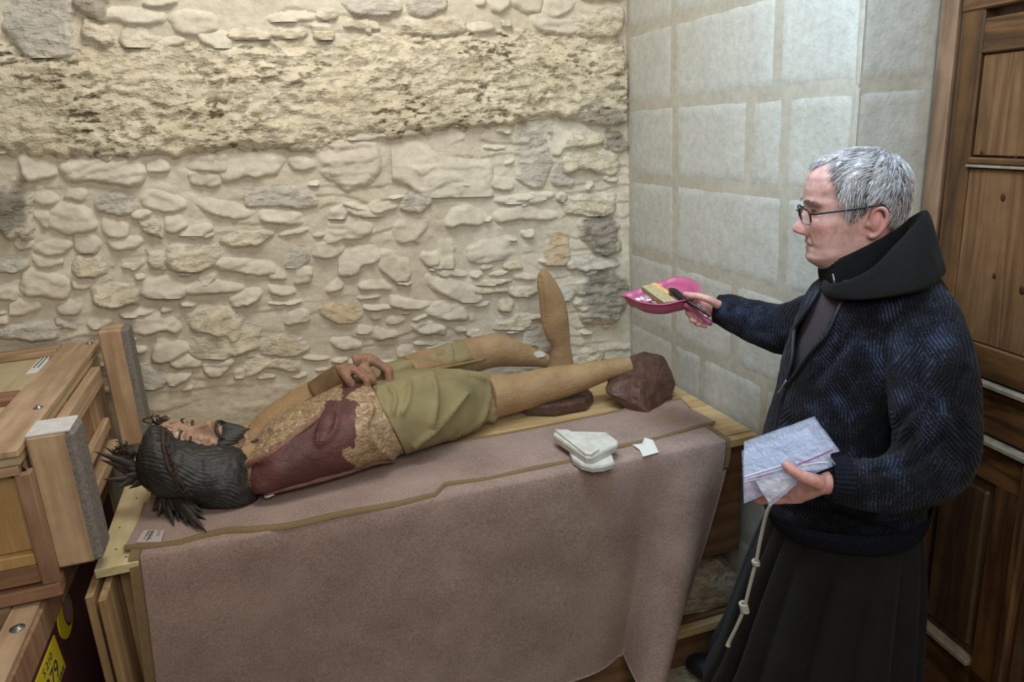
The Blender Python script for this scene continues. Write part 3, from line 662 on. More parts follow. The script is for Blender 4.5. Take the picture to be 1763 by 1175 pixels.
# second blanket spread on the top
zb = ZT+0.013
fe = [(213, 946), (250, 944), (310, 936), (345, 926), (388, 917), (433, 915), (490, 909), (593, 888), (680, 869), (750, 854), (767, 836), (838, 826), (900, 813), (975, 797), (1066, 771), (1131, 756), (1200, 737), (1232, 727)]
be = [(262, 850), (330, 800), (420, 790), (560, 785), (700, 777), (780, 763), (900, 741), (1040, 713), (1110, 697), (1150, 692), (1172, 686), (1187, 703)]
fw = np.array([pl(u, v, 2, zb) for u, v in fe]); bw_ = np.array([pl(u, v, 2, zb) for u, v in be])
fw[:, 1] = np.maximum(fw[:, 1], -0.905)
def arc(P, n):
    d = np.concatenate([[0], np.cumsum(np.linalg.norm(np.diff(P, axis=0), axis=1))]); d /= d[-1]; t = np.linspace(0, 1, n)
    return np.stack([np.interp(t, d, P[:, k]) for k in range(3)], 1)
NA = 120; fa = arc(fw, NA); ba = arc(bw_, NA)
rows = np.concatenate([[0.0, 0.004], np.linspace(0.02, 0.985, 14), [0.997, 1.0]]); Vt = []
for q in rows:
    P = fa*(1-q)+ba*q; P = P.copy()
    P[:, 2] += 0.004*np.sin(min(q*40, math.pi/2))-0.003+0.0022*fbm(np.stack([P[:, 0]*7, P[:, 1]*7, P[:, 0]*0], 1), 6, 3)*min(1, q*10)*min(1, (1-q)*10)
    if q in (0.0, 1.0): P[:, 2] = ZT+0.0085
    Vt.append(P)
tb = mesh('wool_blanket', np.concatenate(Vt), grid_faces(NA, len(rows)), M['blanket'], None)
tag(tb, 'brown blanket with tan binding spread flat on the workbench under the carved figure', 'blanket')
hm = []
for k, q in enumerate((-0.006, 0.0, 0.035, 0.045)):
    P = fa*(1-q)+ba*q; P = P.copy(); P[:, 2] = ZT+[0.0085, 0.0165, 0.0175, 0.0135][k]+0.0018*np.sin(fa[:, 0]*23); hm.append(P)
mesh('binding', np.concatenate(hm), grid_faces(NA, 4), M['hem'], tb)
hm = []
for k, q in enumerate((0.955, 0.965, 1.0, 1.006)):
    P = fa*(1-q)+ba*q; P = P.copy(); P[:, 2] = ZT+[0.0135, 0.0175, 0.0165, 0.0085][k]; hm.append(P)
mesh('binding', np.concatenate(hm), grid_faces(NA, 4), M['hem'], tb)
M['labelcloth'] = plain_mat('label_cloth', (176, 162, 156), 0.9, 0.1, 0.06)
zl = zb+0.005
LQ = np.array([pl(u, v, 2, zl) for u, v in ((248, 914), (283, 914), (277, 934), (234, 935))])
cl = mesh('care_label', np.concatenate([LQ+[0, 0, .001], LQ-[0, 0, .003]]), [(0, 3, 2, 1), (4, 5, 6, 7)]+[(i, (i+1) % 4, 4+(i+1) % 4, 4+i) for i in range(4)], M['labelcloth'], tb, False); cl['label'] = 'pale sewn label with dark print'
ib = MB()
for s, w, l in ((.26, .025, .85), (.30, .02, .5), (.42, .05, .95), (.50, .03, .8), (.74, .02, .5), (.82, .02, .45)):
    a = LQ[0]*(1-s)+LQ[1]*s; d = LQ[3]*(1-s)+LQ[2]*s; dx = (LQ[1]-LQ[0])*w
    n = int(7*l)+1
    for k in range(n):
        f0 = 0.06+k/8.0; f1 = f0+0.085
        ib.add(np.array([a*(1-f0)+d*f0-dx, a*(1-f0)+d*f0+dx, a*(1-f1)+d*f1+dx*rng.uniform(.2, 1), a*(1-f1)+d*f1-dx])+[0, 0, .0014], [(0, 3, 2, 1)])
ib.build('print', M['ink'], cl, False)

# ================================================================== CARVED FIGURE
def S(u, v, y): return pl(u, v, 1, y)
def wear_mat(name, base1, base2, worn, rough=0.5, spec=0.35):
    m, nt, b_ = new_mat(name, rough, spec); p = pos(nt)
    c = ramp(nt, noise(nt, p, 12, 4, 0.6), [(0.3, lin(base1)), (0.7, lin(base2))])
    pv = pos(nt, (1, 1, 2)); n = noise(nt, pv, 22, 5, 0.65, 0.8); n2 = noise(nt, pv, 60, 3, 0.7, 1.0)
    w = ramp(nt, n2, [(0.25, lin(worn[0])), (0.45, lin(worn[1])), (0.58, lin(worn[2])), (0.75, lin(worn[3]))])
    a = attr_node(nt, 'wear'); s = N(nt, 'ShaderNodeMath', operation='ADD'); nt.links.new(a, s.inputs[0]); nt.links.new(n, s.inputs[1])
    k = ramp(nt, s.outputs[0], [(0.93, (0, 0, 0)), (1.0, (1, 1, 1))])
    nt.links.new(mix(nt, k, c, w), b_.inputs['Base Color'])
    h = mix(nt, k, n2, n); bump(nt, b_, h, 0.6, 0.006); return m
M['robe'] = wear_mat('maroon_carved_robe', (80, 48, 46), (106, 66, 62), [(108, 80, 58), (144, 116, 86), (172, 150, 116), (206, 196, 176)])
M['loin'] = plain_mat('olive_carved_cloth', (138, 126, 88), 0.6, 0.3, 0.2, 9, 0, 0.3)
M['carvedskin'] = wear_mat('painted_wood_skin', (146, 114, 80), (170, 140, 100), [(150, 98, 60), (184, 138, 94), (206, 176, 130), (226, 216, 200)])
M['handskin'] = plain_mat('worn_hand_paint', (146, 108, 86), 0.55, 0.3, 0.3, 45, 0, 0.5)
M['carvedhair'] = plain_mat('dark_carved_hair', (50, 48, 46), 0.5, 0.4, 0.35, 30, 0, 0.3)
M['thorn'] = plain_mat('thorn_crown', (58, 46, 38), 0.6, 0.3, 0.3, 60)
M['ray'] = plain_mat('dark_ray', (52, 46, 40), 0.5, 0.4, 0.3, 40)
M['rockbase'] = plain_mat('painted_rock_base', (80, 54, 44), 0.45, 0.4, 0.4, 30, 0, 0.9)
M['face'] = wear_mat('painted_face', (158, 122, 102), (184, 150, 126), [(64, 48, 40), (138, 100, 80), (186, 156, 128), (214, 200, 180)])
fig = empty('carved_statue', S(700, 760, -0.5)*[1, 1, 0]+[0, 0, ZT], 'painted wooden statue of a bearded man in a maroon robe lying on its back', 'statue')
def sring(top, bot, yc, n=40, p=2.4, zlo=ZT+0.018):
    PT = S(*top, yc); PB = pl(*bot, 2, zlo); ry = max(0.03, yc-PB[1]); zc_ = (PT[2]+zlo)/2; hz = (PT[2]-zlo)/2
    th = np.linspace(0, 2*math.pi, n, endpoint=False); c, s = np.cos(th), np.sin(th)
    y = yc+ry*np.sign(c)*np.abs(c)**(2/p); z = zc_+hz*np.sign(s)*np.abs(s)**(2/p)
    f = (z-zlo)/(PT[2]-zlo); x = PB[0]*(1-f)+PT[0]*f
    return np.stack([x, y, z], 1)
def sloft(keys, steps, n=40):
    K = np.array([sring(*k, n=n) for k in keys]); m = len(keys)
    R = np.stack([catmull(K[:, i], steps) for i in range(n)], 1)
    R[..., 2] = np.maximum(R[..., 2], ZT+0.016)
    return list(R)
def ridge(V, lines, wpx, h):
    """height of carved folds along polylines given on the photo, for surface points V"""
    q = project(V); out = np.zeros(len(V))
    for L in lines:
        L = catmull(np.asarray(L, float), 40); d = np.min(np.hypot(q[:, None, 0]-L[None, :, 0], q[:, None, 1]-L[None, :, 1]), 1)
        out = np.maximum(out, np.exp(-(d/wpx)**2))
    return out*h
def vnormals(V, F):
    n = np.zeros_like(V); A = V[F[:, 1]]-V[F[:, 0]]; B_ = V[F[:, 2]]-V[F[:, 0]]; fn = np.cross(A, B_)
    for k in range(F.shape[1]): np.add.at(n, F[:, k], fn)
    return n/(np.linalg.norm(n, axis=1)[:, None]+1e-12)
# wooden body below the clothes, with arms, hands and legs: one continuous carving
parts = []
parts.append(loft(sloft([((440, 792), (430, 850), -0.60), ((560, 712), (560, 840), -0.56), ((690, 668), (740, 780), -0.50), ((850, 660), (870, 705), -0.43)], 30)))
parts.append(ellipsoid_vf(S(322, 790, -0.59), (0.09, 0.06, 0.06)))                         # head
parts.append(tube_vf([S(380, 790, -0.57), S(445, 800, -0.59)], [0.06, 0.07], 20))               # neck
parts.append(tube_vf([S(436, 770, -0.47), S(470, 728, -0.44), S(520, 692, -0.43), S(562, 668, -0.44)], [.05, .05, .046, .042], 18))
parts.append(tube_vf([S(545, 678, -0.43), S(575, 655, -0.45), S(600, 640, -0.48)], [.042, .036, .03], 18))
# right leg, straight
parts.append(tube_vf([S(840, 684, -0.43), S(890, 676, -0.42), S(950, 662, -0.42), S(1000, 650, -0.43), S(1050, 636, -0.44), S(1085, 630, -0.45)], [.078, .068, .062, .05, .036, .036], 22))
parts.append(ellipsoid_vf(S(893, 664, -0.43), (.04, .05, .035), None, 16, 10))
# left thigh ending in a break
parts.append(tube_vf([S(700, 650, -0.33), S(780, 622, -0.24), S(840, 606, -0.22), S(880, 608, -0.22), S(942, 622, -0.22)], [.075, .066, .062, .052, .026], 20))
parts.append(ellipsoid_vf(S(852, 595, -0.215), (.05, .056, .045), None, 16, 10))
def bodyfn(V, F, Nn):
    V = V+Nn*(0.0016*fbm(V*40, 3, 3))[:, None]; V[:, 2] = np.maximum(V[:, 2], ZT+0.0165); return V, F
bodyst = remesh('body', parts, [M['carvedskin']], 0.0055, fig, 3, bodyfn)
Vw = np.empty(len(bodyst.data.vertices)*3, np.float32); bodyst.data.vertices.foreach_get('co', Vw); Vw = Vw.reshape(-1, 3)+np.array(bodyst.location)
qx = project(Vw); attr(bodyst, 'wear', np.clip(0.52*(qx[:, 0] < 400)+0.25*sstep(1000, 1060, qx[:, 0])+0.35*np.exp(-((qx[:, 0]-930)/20)**2-((qx[:, 1]-612)/10)**2), 0, 1))
# crossed hands
def hand(parts, wrist, knuck, spread, curl, scale=1.0, thumb=None, curls=None):
    """wrist, knuck: palm ends; spread: vector across the knuckles (index side +); curl: unit direction the fingers bend to"""
    wrist = np.asarray(wrist, float); knuck = np.asarray(knuck, float); ax = knuck-wrist; L = np.linalg.norm(ax); ax = ax/L
    sp = np.asarray(spread, float); w = np.linalg.norm(sp); sp_ = sp/w; cu = np.asarray(curl, float); cu = cu/np.linalg.norm(cu)
    rings = []
    for t, ww, hh in ((-0.1, .55, .020), (0.05, .60, .020), (0.35, .82, .017), (0.7, .98, .0155), (0.95, 1.0, .0135), (1.04, .9, .011)):
        c = wrist+ax*L*t; th = np.linspace(0, 2*math.pi, 20, endpoint=False); nn = np.cross(ax, sp_)
        rings.append(c+np.outer(np.cos(th), sp_)*w*ww+np.outer(np.sin(th), nn)*hh*scale)
    parts.append(loft(rings))
    ln = [.078, .088, .083, .066]; rd = [.0092, .0095, .009, .0078]
    for i in range(4):
        o = knuck+sp*(0.75-0.5*i)*1.0-ax*0.006; l = ln[i]*scale; r = rd[i]*scale
        b1, b2, b3 = (curls[i] if curls else (0.55, 1.2, 1.75)); P = [o-ax*0.018]; q = o.copy(); P.append(q.copy())
        for seg, ang in ((.45, b1), (.32, b2), (.23, b3)):
            for h in (0.5, 0.5):
                q = q+(ax*math.cos(ang)+cu*math.sin(ang))*l*seg*h; P.append(q.copy())
        V, F = tube_vf(P, [r*1.05, r*1.08, r*.98, r*1.03, r*.93, r*.95, r*.86, r*.62], 12, 26); parts.append((V, F))
    if thumb is not None:
        T = [np.asarray(t, float) for t in thumb]; rr = [.0155, .014, .0118, .0112, .0105, .0072][-len(T):] if len(T) <= 6 else .01
        parts.append(tube_vf(T, [x*scale for x in rr], 14, 24))
parts = []
hand(parts, S(582, 640, -0.49), S(612, 636, -0.52), np.array([0, -.034, 0.006]), (0.3, -.3, -1), 1.2, [S(590, 640, -0.53), S(598, 652, -0.555), S(605, 662, -0.56), S(606, 668, -0.56)], [(1.0, 1.9, 2.7)]*4)
hand(parts, S(612, 626, -0.46), S(643, 618, -0.47), np.array([0, -.036, 0.004]), (0.25, -.4, -1), 1.45, [S(620, 632, -.5), S(634, 642, -.52), S(640, 654, -.53), S(640, 662, -.53)], [(.9, 1.8, 2.6)]*4)
hst = remesh('hand', parts, [M['handskin']], 0.0035, fig, 1)
hst['label'] = 'crossed reddish carved hands'
slv = tube('sleeve', [S(548, 680, -0.445), S(572, 662, -0.455), S(594, 646, -0.475)], [[.05, .046], [.047, .043], [.043, .04]], plain_mat('brown_sleeve', (112, 84, 54), 0.6, 0.3, 0.25, 20, 0, .3), fig, 20)
# robe
RB = [((430, 778), (418, 866), -0.615), ((474, 738), (452, 874), -0.60), ((545, 697), (545, 853), -0.575), ((605, 664), (628, 833), -0.555), ((636, 658), (708, 804), -0.535)]
R = sloft(RB, 90, 120); R0 = R[0]; c0 = R0.mean(0)
R = [c0+(R0-c0)*f-np.array([0.012*(1-f), 0, 0]) for f in (.3, .6, .85)]+R
cE = R[-1].mean(0); R = R+[cE+(R[-1]-cE)*f-np.array([0.004, 0, 0]) for f in (.93, .6)]
V, F = loft(R); Fq = np.array([f for f in F if len(f) == 4])
lines = [[(585, 690), (566, 720), (548, 752), (552, 765), (575, 745), (582, 722)], [(425, 800), (470, 790), (520, 745), (560, 716)], [(415, 850), (418, 815), (440, 790), (500, 762)], [(458, 854), (520, 846), (600, 830), (700, 806)], [(470, 740), (510, 712), (550, 700)], [(640, 705), (630, 740), (650, 770), (680, 790)]]
nn = vnormals(V, Fq); sgn = np.sign(((V-V.mean(0))*nn).sum(1).mean()); nn *= sgn
V = V+nn*(ridge(V, lines, 5.0, 0.012)+0.004*fbm(V*26, 14, 3))[:, None]
V[:, 2] = np.maximum(V[:, 2], ZT+0.0155)
robe = mesh('robe', V, F, M['robe'], fig); q = project(V)
edge = 600-(q[:, 1]-680)*0.10+34*fbm(V*16, 77, 3)
w = 0.75*sstep(-15, 25, q[:, 0]-edge)*(1-0.85*sstep(-1, 1, 770-q[:, 1]-0.0*q[:, 0])*0)
band = (q[:, 1]-(812-(q[:, 0]-430)*0.68)); w = np.maximum(w, 0.62*sstep(14, -22, band)*(q[:, 0] > 430)*(q[:, 0] < 590))
w = np.maximum(w, 0.5*np.exp(-((q[:, 1]-(862-(q[:, 0]-450)*0.2))/5)**2)*(q[:, 0] > 440)*(q[:, 0] < 560)); w = np.maximum(w, 0.45*(q[:, 0] < 432))
w = np.where((q[:, 0] > 560) & (q[:, 0] < 612) & (q[:, 1] > 690) & (q[:, 1] < 770), np.minimum(w, .2), w)
attr(robe, 'wear', w)
# raised collar edge and underside edge of the robe
M['chip'] = plain_mat('bare_plaster_edge', (222, 210, 196), 0.8, 0.2, 0.15, 60)
M['robe_edge'] = plain_mat('worn_robe_edge', (134, 96, 84), 0.6, 0.3, 0.3, 40, 0, .4)
def on_surf(V, Nn, u, v, off=0.0):
    Q = project(V); k = np.where((Nn*(CP-V)).sum(1) > 0)[0]; i = k[np.argmin((Q[k, 0]-u)**2+(Q[k, 1]-v)**2)]; return V[i]+Nn[i]*off
def edge_tube(name, L, r, mat, off=0.0): return tube(name, [on_surf(V, nn, u, v, off) for u, v in L], r, mat, fig, 10, 70)
edge_tube('robe_edge', [(413, 838), (420, 812), (438, 793), (470, 779), (506, 752), (540, 724), (566, 702), (578, 688)], [.006, .008, .009, .009, .008, .008, .007, .004], M['robe_edge'], -.001)
edge_tube('robe_edge', [(460, 853), (490, 850), (540, 843), (600, 832), (650, 820), (690, 808)], [.004, .008, .010, .009, .008, .006], M['robe_edge'], .0)
edge_tube('robe_flap', [(574, 694), (564, 722), (556, 748), (553, 762)], [[.010, .016], [.013, .024], [.012, .022], [.006, .010]], M['robe'], -.003)
edge_tube('chipped_edge', [(456, 851), (459, 855), (466, 857), (476, 857)], [.002, .004, .0035, .002], M['chip'], .006)
# loin cloth
LC = [((640, 664), (712, 803), -0.53), ((700, 648), (762, 786), -0.50), ((770, 640), (818, 755), -0.465), ((826, 643), (864, 722), -0.44), ((868, 655), (886, 704), -0.43)]
R = sloft(LC, 90, 110); cE = R[-1].mean(0); c0 = R[0].mean(0)
R = [c0+(R[0]-c0)*.7]+R+[cE+(R[-1]-cE)*.8]
V, F = loft(R); Fq = np.array([f for f in F if len(f) == 4]); nn = vnormals(V, Fq); nn *= np.sign(((V-V.mean(0))*nn).sum(1).mean())
zz = lambda L: [(600+x*.3405, 440+y*.3405) for x, y in L]
lines = [zz([(190, 665), (235, 720), (222, 800)]), zz([(310, 660), (300, 740), (270, 800)]), zz([(335, 628), (425, 640), (440, 740), (420, 860)]), zz([(590, 705), (520, 790), (440, 880), (330, 960)]), zz([(560, 600), (690, 640), (700, 740), (650, 850), (520, 930), (380, 1010)]), zz([(150, 740), (180, 850), (240, 960), (300, 1030)]), zz([(790, 680), (800, 720), (720, 830)])]
lines.append([(652, 673), (690, 661), (738, 649), (748, 656)])
V = V+nn*(ridge(V, lines, 3.2, 0.013)+ridge(V, lines, 11, 0.006)+0.003*fbm(V*18, 33, 3))[:, None]; V[:, 2] = np.maximum(V[:, 2], ZT+0.0155)
mesh('loincloth', V, F, M['loin'], fig)
fold = tube_vf([S(636, 660, -0.36), S(700, 644, -0.32), S(760, 628, -0.27), S(800, 618, -0.25)], [[.05, .05], [.056, .056], [.062, .06], [.066, .06]], 40, 60)
V, F = fold; Fq = np.array([f for f in F if len(f) == 4]); nn = vnormals(V, Fq); nn *= np.sign(((V-V.mean(0))*nn).sum(1).mean())
lines = [zz([(200, 600), (330, 555), (450, 530)]), zz([(180, 640), (330, 590), (470, 550), (600, 520)]), zz([(440, 500), (510, 460), (520, 540)]), zz([(230, 560), (400, 520)])]
V = V+nn*ridge(V, lines, 3.5, 0.013)[:, None]
mesh('cloth_fold', V, F, M['loin'], fig)
M['reed'] = plain_mat('reed_wood', (138, 110, 66), 0.6, 0.3, 0.25, 40)
tube('reed', [S(622, 664, -0.50), S(690, 648, -0.44), S(770, 632, -0.37), S(836, 619, -0.30)], [.006, .007, .007, .004], M['reed'], fig, 10)
tube('reed', [S(640, 655, -0.47), S(700, 641, -0.42), S(770, 627, -0.36), S(815, 618, -0.30)], [.005, .006, .005, .003], M['reed'], fig, 10)
# hair: thick wavy mass, beard curls
def ering(top, bot, yc, ry, n=150, p=2.05):
    PT = S(*top, yc); PB = S(*bot, yc); c = (PT+PB)/2; h = (PT-PB)/2; th = np.linspace(0, 2*math.pi, n, endpoint=False); cc, ss = np.cos(th), np.sin(th)
    return c+np.outer(np.sign(ss)*np.abs(ss)**(2/p), h)+np.outer(np.sign(cc)*np.abs(cc)**(2/p), [0, ry, 0])
HK = [((240, 778), (238, 812), -0.62, .035), ((246, 756), (246, 828), -0.62, .065), ((260, 738), (264, 842), -0.625, .092), ((282, 742), (292, 852), -0.63, .105), ((308, 759), (325, 858), -0.64, .106), ((345, 768), (358, 866), -0.645, .108), ((382, 770), (395, 872), -0.645, .115), ((408, 776), (418, 876), -0.645, .11), ((428, 796), (434, 877), -0.65, .09), ((440, 826), (444, 876), -0.66, .06)]
K = np.array([ering(*k) for k in HK]); R = list(np.stack([catmull(K[:, i], 130) for i in range(150)], 1)); c0 = R[0].mean(0); R = [c0+(R[0]-c0)*.5+[-.006, 0, 0]]+R; cE = R[-1].mean(0); R = R+[cE+(R[-1]-cE)*.6+[.004, 0, 0]]
V, F = loft(R); n_ = 150; th = np.tile(np.linspace(0, 2*math.pi, n_, endpoint=False), len(R)); th = np.concatenate([th, [0, 0]])
Fq = np.array([f for f in F if len(f) == 4]); nn = vnormals(V, Fq); nn *= np.sign(((V-V.mean(0))*nn).sum(1).mean())
lx = V[:, 0]
ph = th*26+2.2*np.sin(lx*46+2*np.sin(th*2))*sstep(-1.86, -1.70, lx)+2.2*fbm(V*12, 5, 2)
V = V+nn*(0.0052*np.abs(np.sin(ph))-0.003+0.004*fbm(V*60, 15, 2))[:, None]; V[:, 2] = np.maximum(V[:, 2], ZT+0.0155)
hr = mesh('hair', V, F, M['carvedhair'], fig)
parts = []
for P, r in (([S(372, 766, -0.57), S(382, 756, -0.57), S(389, 745, -0.57), S(391, 750, -0.57)], [.018, .018, .013, .006]), ([S(370, 768, -0.57), S(384, 760, -0.57), S(390, 750, -0.57)], [.026, .024, .014]), ([S(392, 775, -0.58), S(404, 764, -0.58), S(414, 756, -0.58), S(417, 764, -0.58)], [.026, .022, .014, .008]), ([S(405, 800, -0.6), S(425, 790, -0.6), S(440, 775, -0.6)], [.03, .03, .02]), ([S(430, 772, -0.585), S(450, 764, -0.585), S(462, 762, -0.585)], [.018, .016, .01])):
    parts.append(tube_vf(P, r, 16, 24))
def curl(V, F, Nn): return V+Nn*(0.0010*np.sin(V[:, 2]*420+V[:, 0]*260+3*fbm(V*40, 3, 2)))[:, None], F
remesh('beard', parts, [M['carvedhair']], 0.0035, fig, 1, curl)
# crown of thorns and ray sprays
tb_ = MB()
hq = project(V); hN = nn.copy(); vis = (hN*(CP-V)).sum(1) > 0
vi = np.where(vis)[0]
def on_hair(u, v, off=.004):
    i = vi[np.argmin((hq[vi, 0]-u)**2+(hq[vi, 1]-v)**2)]; return V[i]+hN[i]*off
hairV = V
for k in range(4):
    P = [on_hair(276+u+3.2*k+1.5*math.sin(k*2+u), v, .005+.002*math.sin(v*.4+k*1.6)) for u, v in ((0, 741), (1, 755), (4, 772), (9, 790), (16, 808), (25, 825), (36, 840), (46, 852))]
    Vt_, Ft_ = tube_vf(P, 0.0042, 8, 70); tb_.add(Vt_, Ft_); P = catmull(P, 36)
    for i in range(2, 35, 4):
        d = np.array([rng.uniform(-1, 1), rng.uniform(-1, .2), rng.uniform(-.2, 1)]); d /= np.linalg.norm(d); Vt_, Ft_ = tube_vf([P[i], P[i]+d*0.010, P[i]+d*0.020], [.0024, .0014, .0003], 5, 4); tb_.add(Vt_, Ft_)
for k in range(60):                                  # tangle of thorns above the brow and behind the head
    c = (S(275+rng.uniform(-8, 12), 728+rng.uniform(-6, 6), -0.56) if k < 28 else S(210+rng.uniform(-8, 14), 778+rng.uniform(-14, 14), -0.62)); d = rng.normal(size=3); d /= np.linalg.norm(d); e = rng.normal(size=3)*0.008
    V, F = tube_vf([c-d*.018, c+e, c+d*.02], [.001, .0026, .0006], 5, 8); tb_.add(V, F)
tb_.build('thorn_crown', M['thorn'], fig)
def spray(o, tips, name='ray_spray', w=0.011):
    g_ = MB()
    for t in tips:
        P = [o, o*.5+t*.5+rng.normal(size=3)*0.003, t]; V, F = tube_vf(P, [[w, w*.6], [w*1.1, w*.5], [.0008, .0008]], 6, 8); V[:, 2] = np.maximum(V[:, 2], ZT+0.016); g_.add(V, F)
    V, F = ellipsoid_vf(o, (.022, .02, .015), None, 14, 8); g_.add(V, F)
    return g_.build(name, M['ray'], fig)
o1 = S(258, 818, -0.63)
spray(o1, [S(u, v, -0.64+dy) for u, v, dy in ((163, 778, 0), (180, 770, .03), (172, 792, 0), (192, 788, .02), (196, 806, 0), (178, 826, -.02), (206, 800, 0), (214, 818, -.03), (200, 842, -.04), (222, 842, -.05), (232, 776, .05))])
o2 = pl(290, 852, 2, ZT+0.05)
spray(o2, [pl(u, v, 2, ZT+0.02+h) for u, v, h in ((356, 917, .0), (340, 910, .004), (324, 905, .0), (308, 897, 0), (290, 893, .0), (272, 890, 0), (355, 896, .01), (350, 882, .015), (262, 880, 0), (338, 880, .02), (316, 888, .01), (300, 880, .02), (346, 908, .01), (334, 896, .02), (320, 878, .03), (300, 905, 0), (284, 880, .02))], w=0.020)
# rocky bases still fixed to the feet
def hull(name, pts, mat, parent, amp=0.004, sub=3, seed=1):
    bm = bmesh.new()
    for p in pts: bm.verts.new(tuple(p))
    r = bmesh.ops.convex_hull(bm, input=bm.verts[:]); bmesh.ops.delete(bm, geom=[e for e in r['geom_interior'] if isinstance(e, bmesh.types.BMVert)], context='VERTS')
    bmesh.ops.subdivide_edges(bm, edges=bm.edges[:], cuts=sub, use_grid_fill=True)
    bmesh.ops.smooth_vert(bm, verts=bm.verts[:], factor=0.25, use_axis_x=True, use_axis_y=True, use_axis_z=True)
    bm.verts.ensure_lookup_table(); V = np.array([v.co[:] for v in bm.verts]); bm.normal_update(); nn = np.array([v.normal[:] for v in bm.verts])
    F = [tuple(v.index for v in f.verts) for f in bm.faces]; bm.free()
    V = V+nn*(amp*fbm(V*30, seed, 3))[:, None]; V[:, 2] = np.maximum(V[:, 2], ZT+0.001) if parent is not None and mat is M['rockbase'] else V[:, 2]
    return mesh(name, V, F, mat, parent, False)
zb0 = ZT+0.013
pts = [S(1062, 640, -.44), S(1078, 617, -.42), S(1110, 604, -.43), S(1143, 611, -.45), S(1150, 640, -.5), S(1164, 664, -.52), S(1157, 690, -.545), pl(1116, 712, 2, zb0), pl(1078, 705, 2, zb0), S(1042, 674, -.50), S(1046, 650, -.44), S(1070, 640, -.34), S(1140, 640, -.36), pl(1150, 672, 2, zb0), pl(1060, 680, 2, zb0), pl(1100, 700, 2, zb0+.02), S(1098, 660, -.56), S(1130, 655, -.56)]
rb = hull('foot_base', pts, M['rockbase'], fig, 0.010, 4, 5); rb['label'] = 'dark reddish rock-like base at the foot'
pts = [pl(u, v, 2, zz_) for zz_, L in ((ZT+0.002, ((884, 702), (905, 717), (955, 718), (1010, 708), (1024, 692), (990, 672), (920, 676))), (ZT+0.045, ((890, 684), (908, 697), (955, 698), (1008, 688), (1020, 674), (990, 660), (920, 664)))) for u, v in L]
hull('knee_base', pts, M['rockbase'], fig, 0.004, 3, 9)
# torn white flake on the broken knee
M['plaster'] = plain_mat('white_plaster', (224, 224, 216), 0.9, 0.2, 0.08, 40)
fl = [S(u, v, -0.255) for u, v in ((915, 616), (922, 606), (930, 604), (940, 609), (936, 615), (926, 616), (919, 621))]
fl = np.array(fl); V = np.concatenate([fl, fl+[0, .006, -.002]]); k = len(fl)
mesh('plaster_flake', V, [tuple(range(k)), tuple(range(2*k-1, k-1, -1))]+[(i, k+i, k+(i+1) % k, (i+1) % k) for i in range(k)], M['plaster'], fig, False)
# upright carved leg fragment
lk = [(944, 637), (949, 615), (950, 598), (940, 580), (934, 560), (930, 535), (928, 512), (925, 492), (926, 475), (934, 463)]
rk = [(988, 632), (984, 612), (981, 592), (980, 572), (978, 550), (975, 530), (970, 512), (962, 494), (951, 477), (938, 462)]
Rg = []
for i, ((u0, v0), (u1, v1)) in enumerate(zip(lk, rk)):
    y = -0.135-0.003*i; A = S(u0, v0, y); B_ = S(u1, v1, y); c = (A+B_)/2; h = (B_-A)/2; dp = [.04, .036, .03, .032, .034, .032, .03, .026, .02, .006][i]
    th = np.linspace(0, 2*math.pi, 32, endpoint=False)
    Rg.append(c+np.outer(np.sign(np.cos(th))*np.abs(np.cos(th))**.8, h)+np.outer(np.sin(th), [0, dp, 0]))
K = np.array(Rg); Rg = list(np.stack([catmull(K[:, i], 60) for i in range(32)], 1)); Rg = [Rg[0]*[1, 1, 0]+[0, 0, ZT+0.001]]+Rg
V, F = loft(Rg); Fq = np.array([f for f in F if len(f) == 4]); nn = vnormals(V, Fq); nn *= np.sign(((V-V.mean(0))*nn).sum(1).mean())
V = V-nn*ridge(V, [[(930, 478), (933, 500), (936, 530), (939, 560)]], 3.0, 0.006)[:, None]
leg = mesh('carved_fragment', V, F, M['carvedskin'], None); attr(leg, 'wear', np.full(len(V), 0.1))
tag(leg, 'broken carved limb with a pointed top standing upright behind the statue', 'fragment')

# loose pieces on the blanket
M['marble'] = stone_mat('white_marble', (186, 186, 178), (214, 212, 204), 0, scale=14, bs=0.3, bd=0.004)
def prism(name, px, z0, z1, mat, label, cat, inset=0.0, parent=None, tilt=0.0, chamfer=0.006):
    top = np.array([pl(u, v, 2, z1) for u, v in px]); c = top.mean(0); k = len(px)
    lo_ = top.copy(); lo_[:, 2] = z0
    mid = top.copy(); mid[:, 2] = z1-chamfer; tp = c+(top-c)*(1-chamfer*6); tp[:, 2] = z1
    V, F = loft([lo_+(c-lo_)*[.03, .03, 0], mid, tp]); return tag(mesh(name, V, F, mat, parent, False), label, cat)
zt = ZT+0.018
lowf = [(980, 787), (986, 800), (1000, 809), (1020, 814), (1040, 812), (1058, 806), (1052, 786), (1040, 772), (1000, 772)]
prism('marble_fragment', [(u, v-10) for u, v in lowf], zt-0.003, zt+0.016, M['marble'], 'curved grey-white marble fragment lying under the wedge-shaped slab', 'fragment')
upf = [(954, 742), (1044, 744), (1065, 760), (1063, 765), (1018, 787), (1008, 786), (952, 748)]
um = prism('marble_fragment', upf, zt+0.017, zt+0.041, M['marble'], 'wedge-shaped marble slab with a raised rim, lying on the curved fragment', 'fragment')
rim = np.array([pl(u, v, 2, zt+0.0415) for u, v in ((955, 743), (978, 743), (1032, 777), (1018, 786), (1008, 785))]); k = len(rim)
V, F = loft([rim, rim+[0, 0, .006]]); mesh('raised_rim', V, F, M['marble'], um, False)
tp = [(1089, 768), (1105, 766), (1110, 760), (1124, 763), (1134, 780), (1107, 787), (1101, 776)]
tpw = np.array([pl(u, v, 2, zt-0.006) for u, v in tp]); tpw[:, 2] += [.004, .004, .012, .010, .002, 0.001, .003]; k = len(tpw)
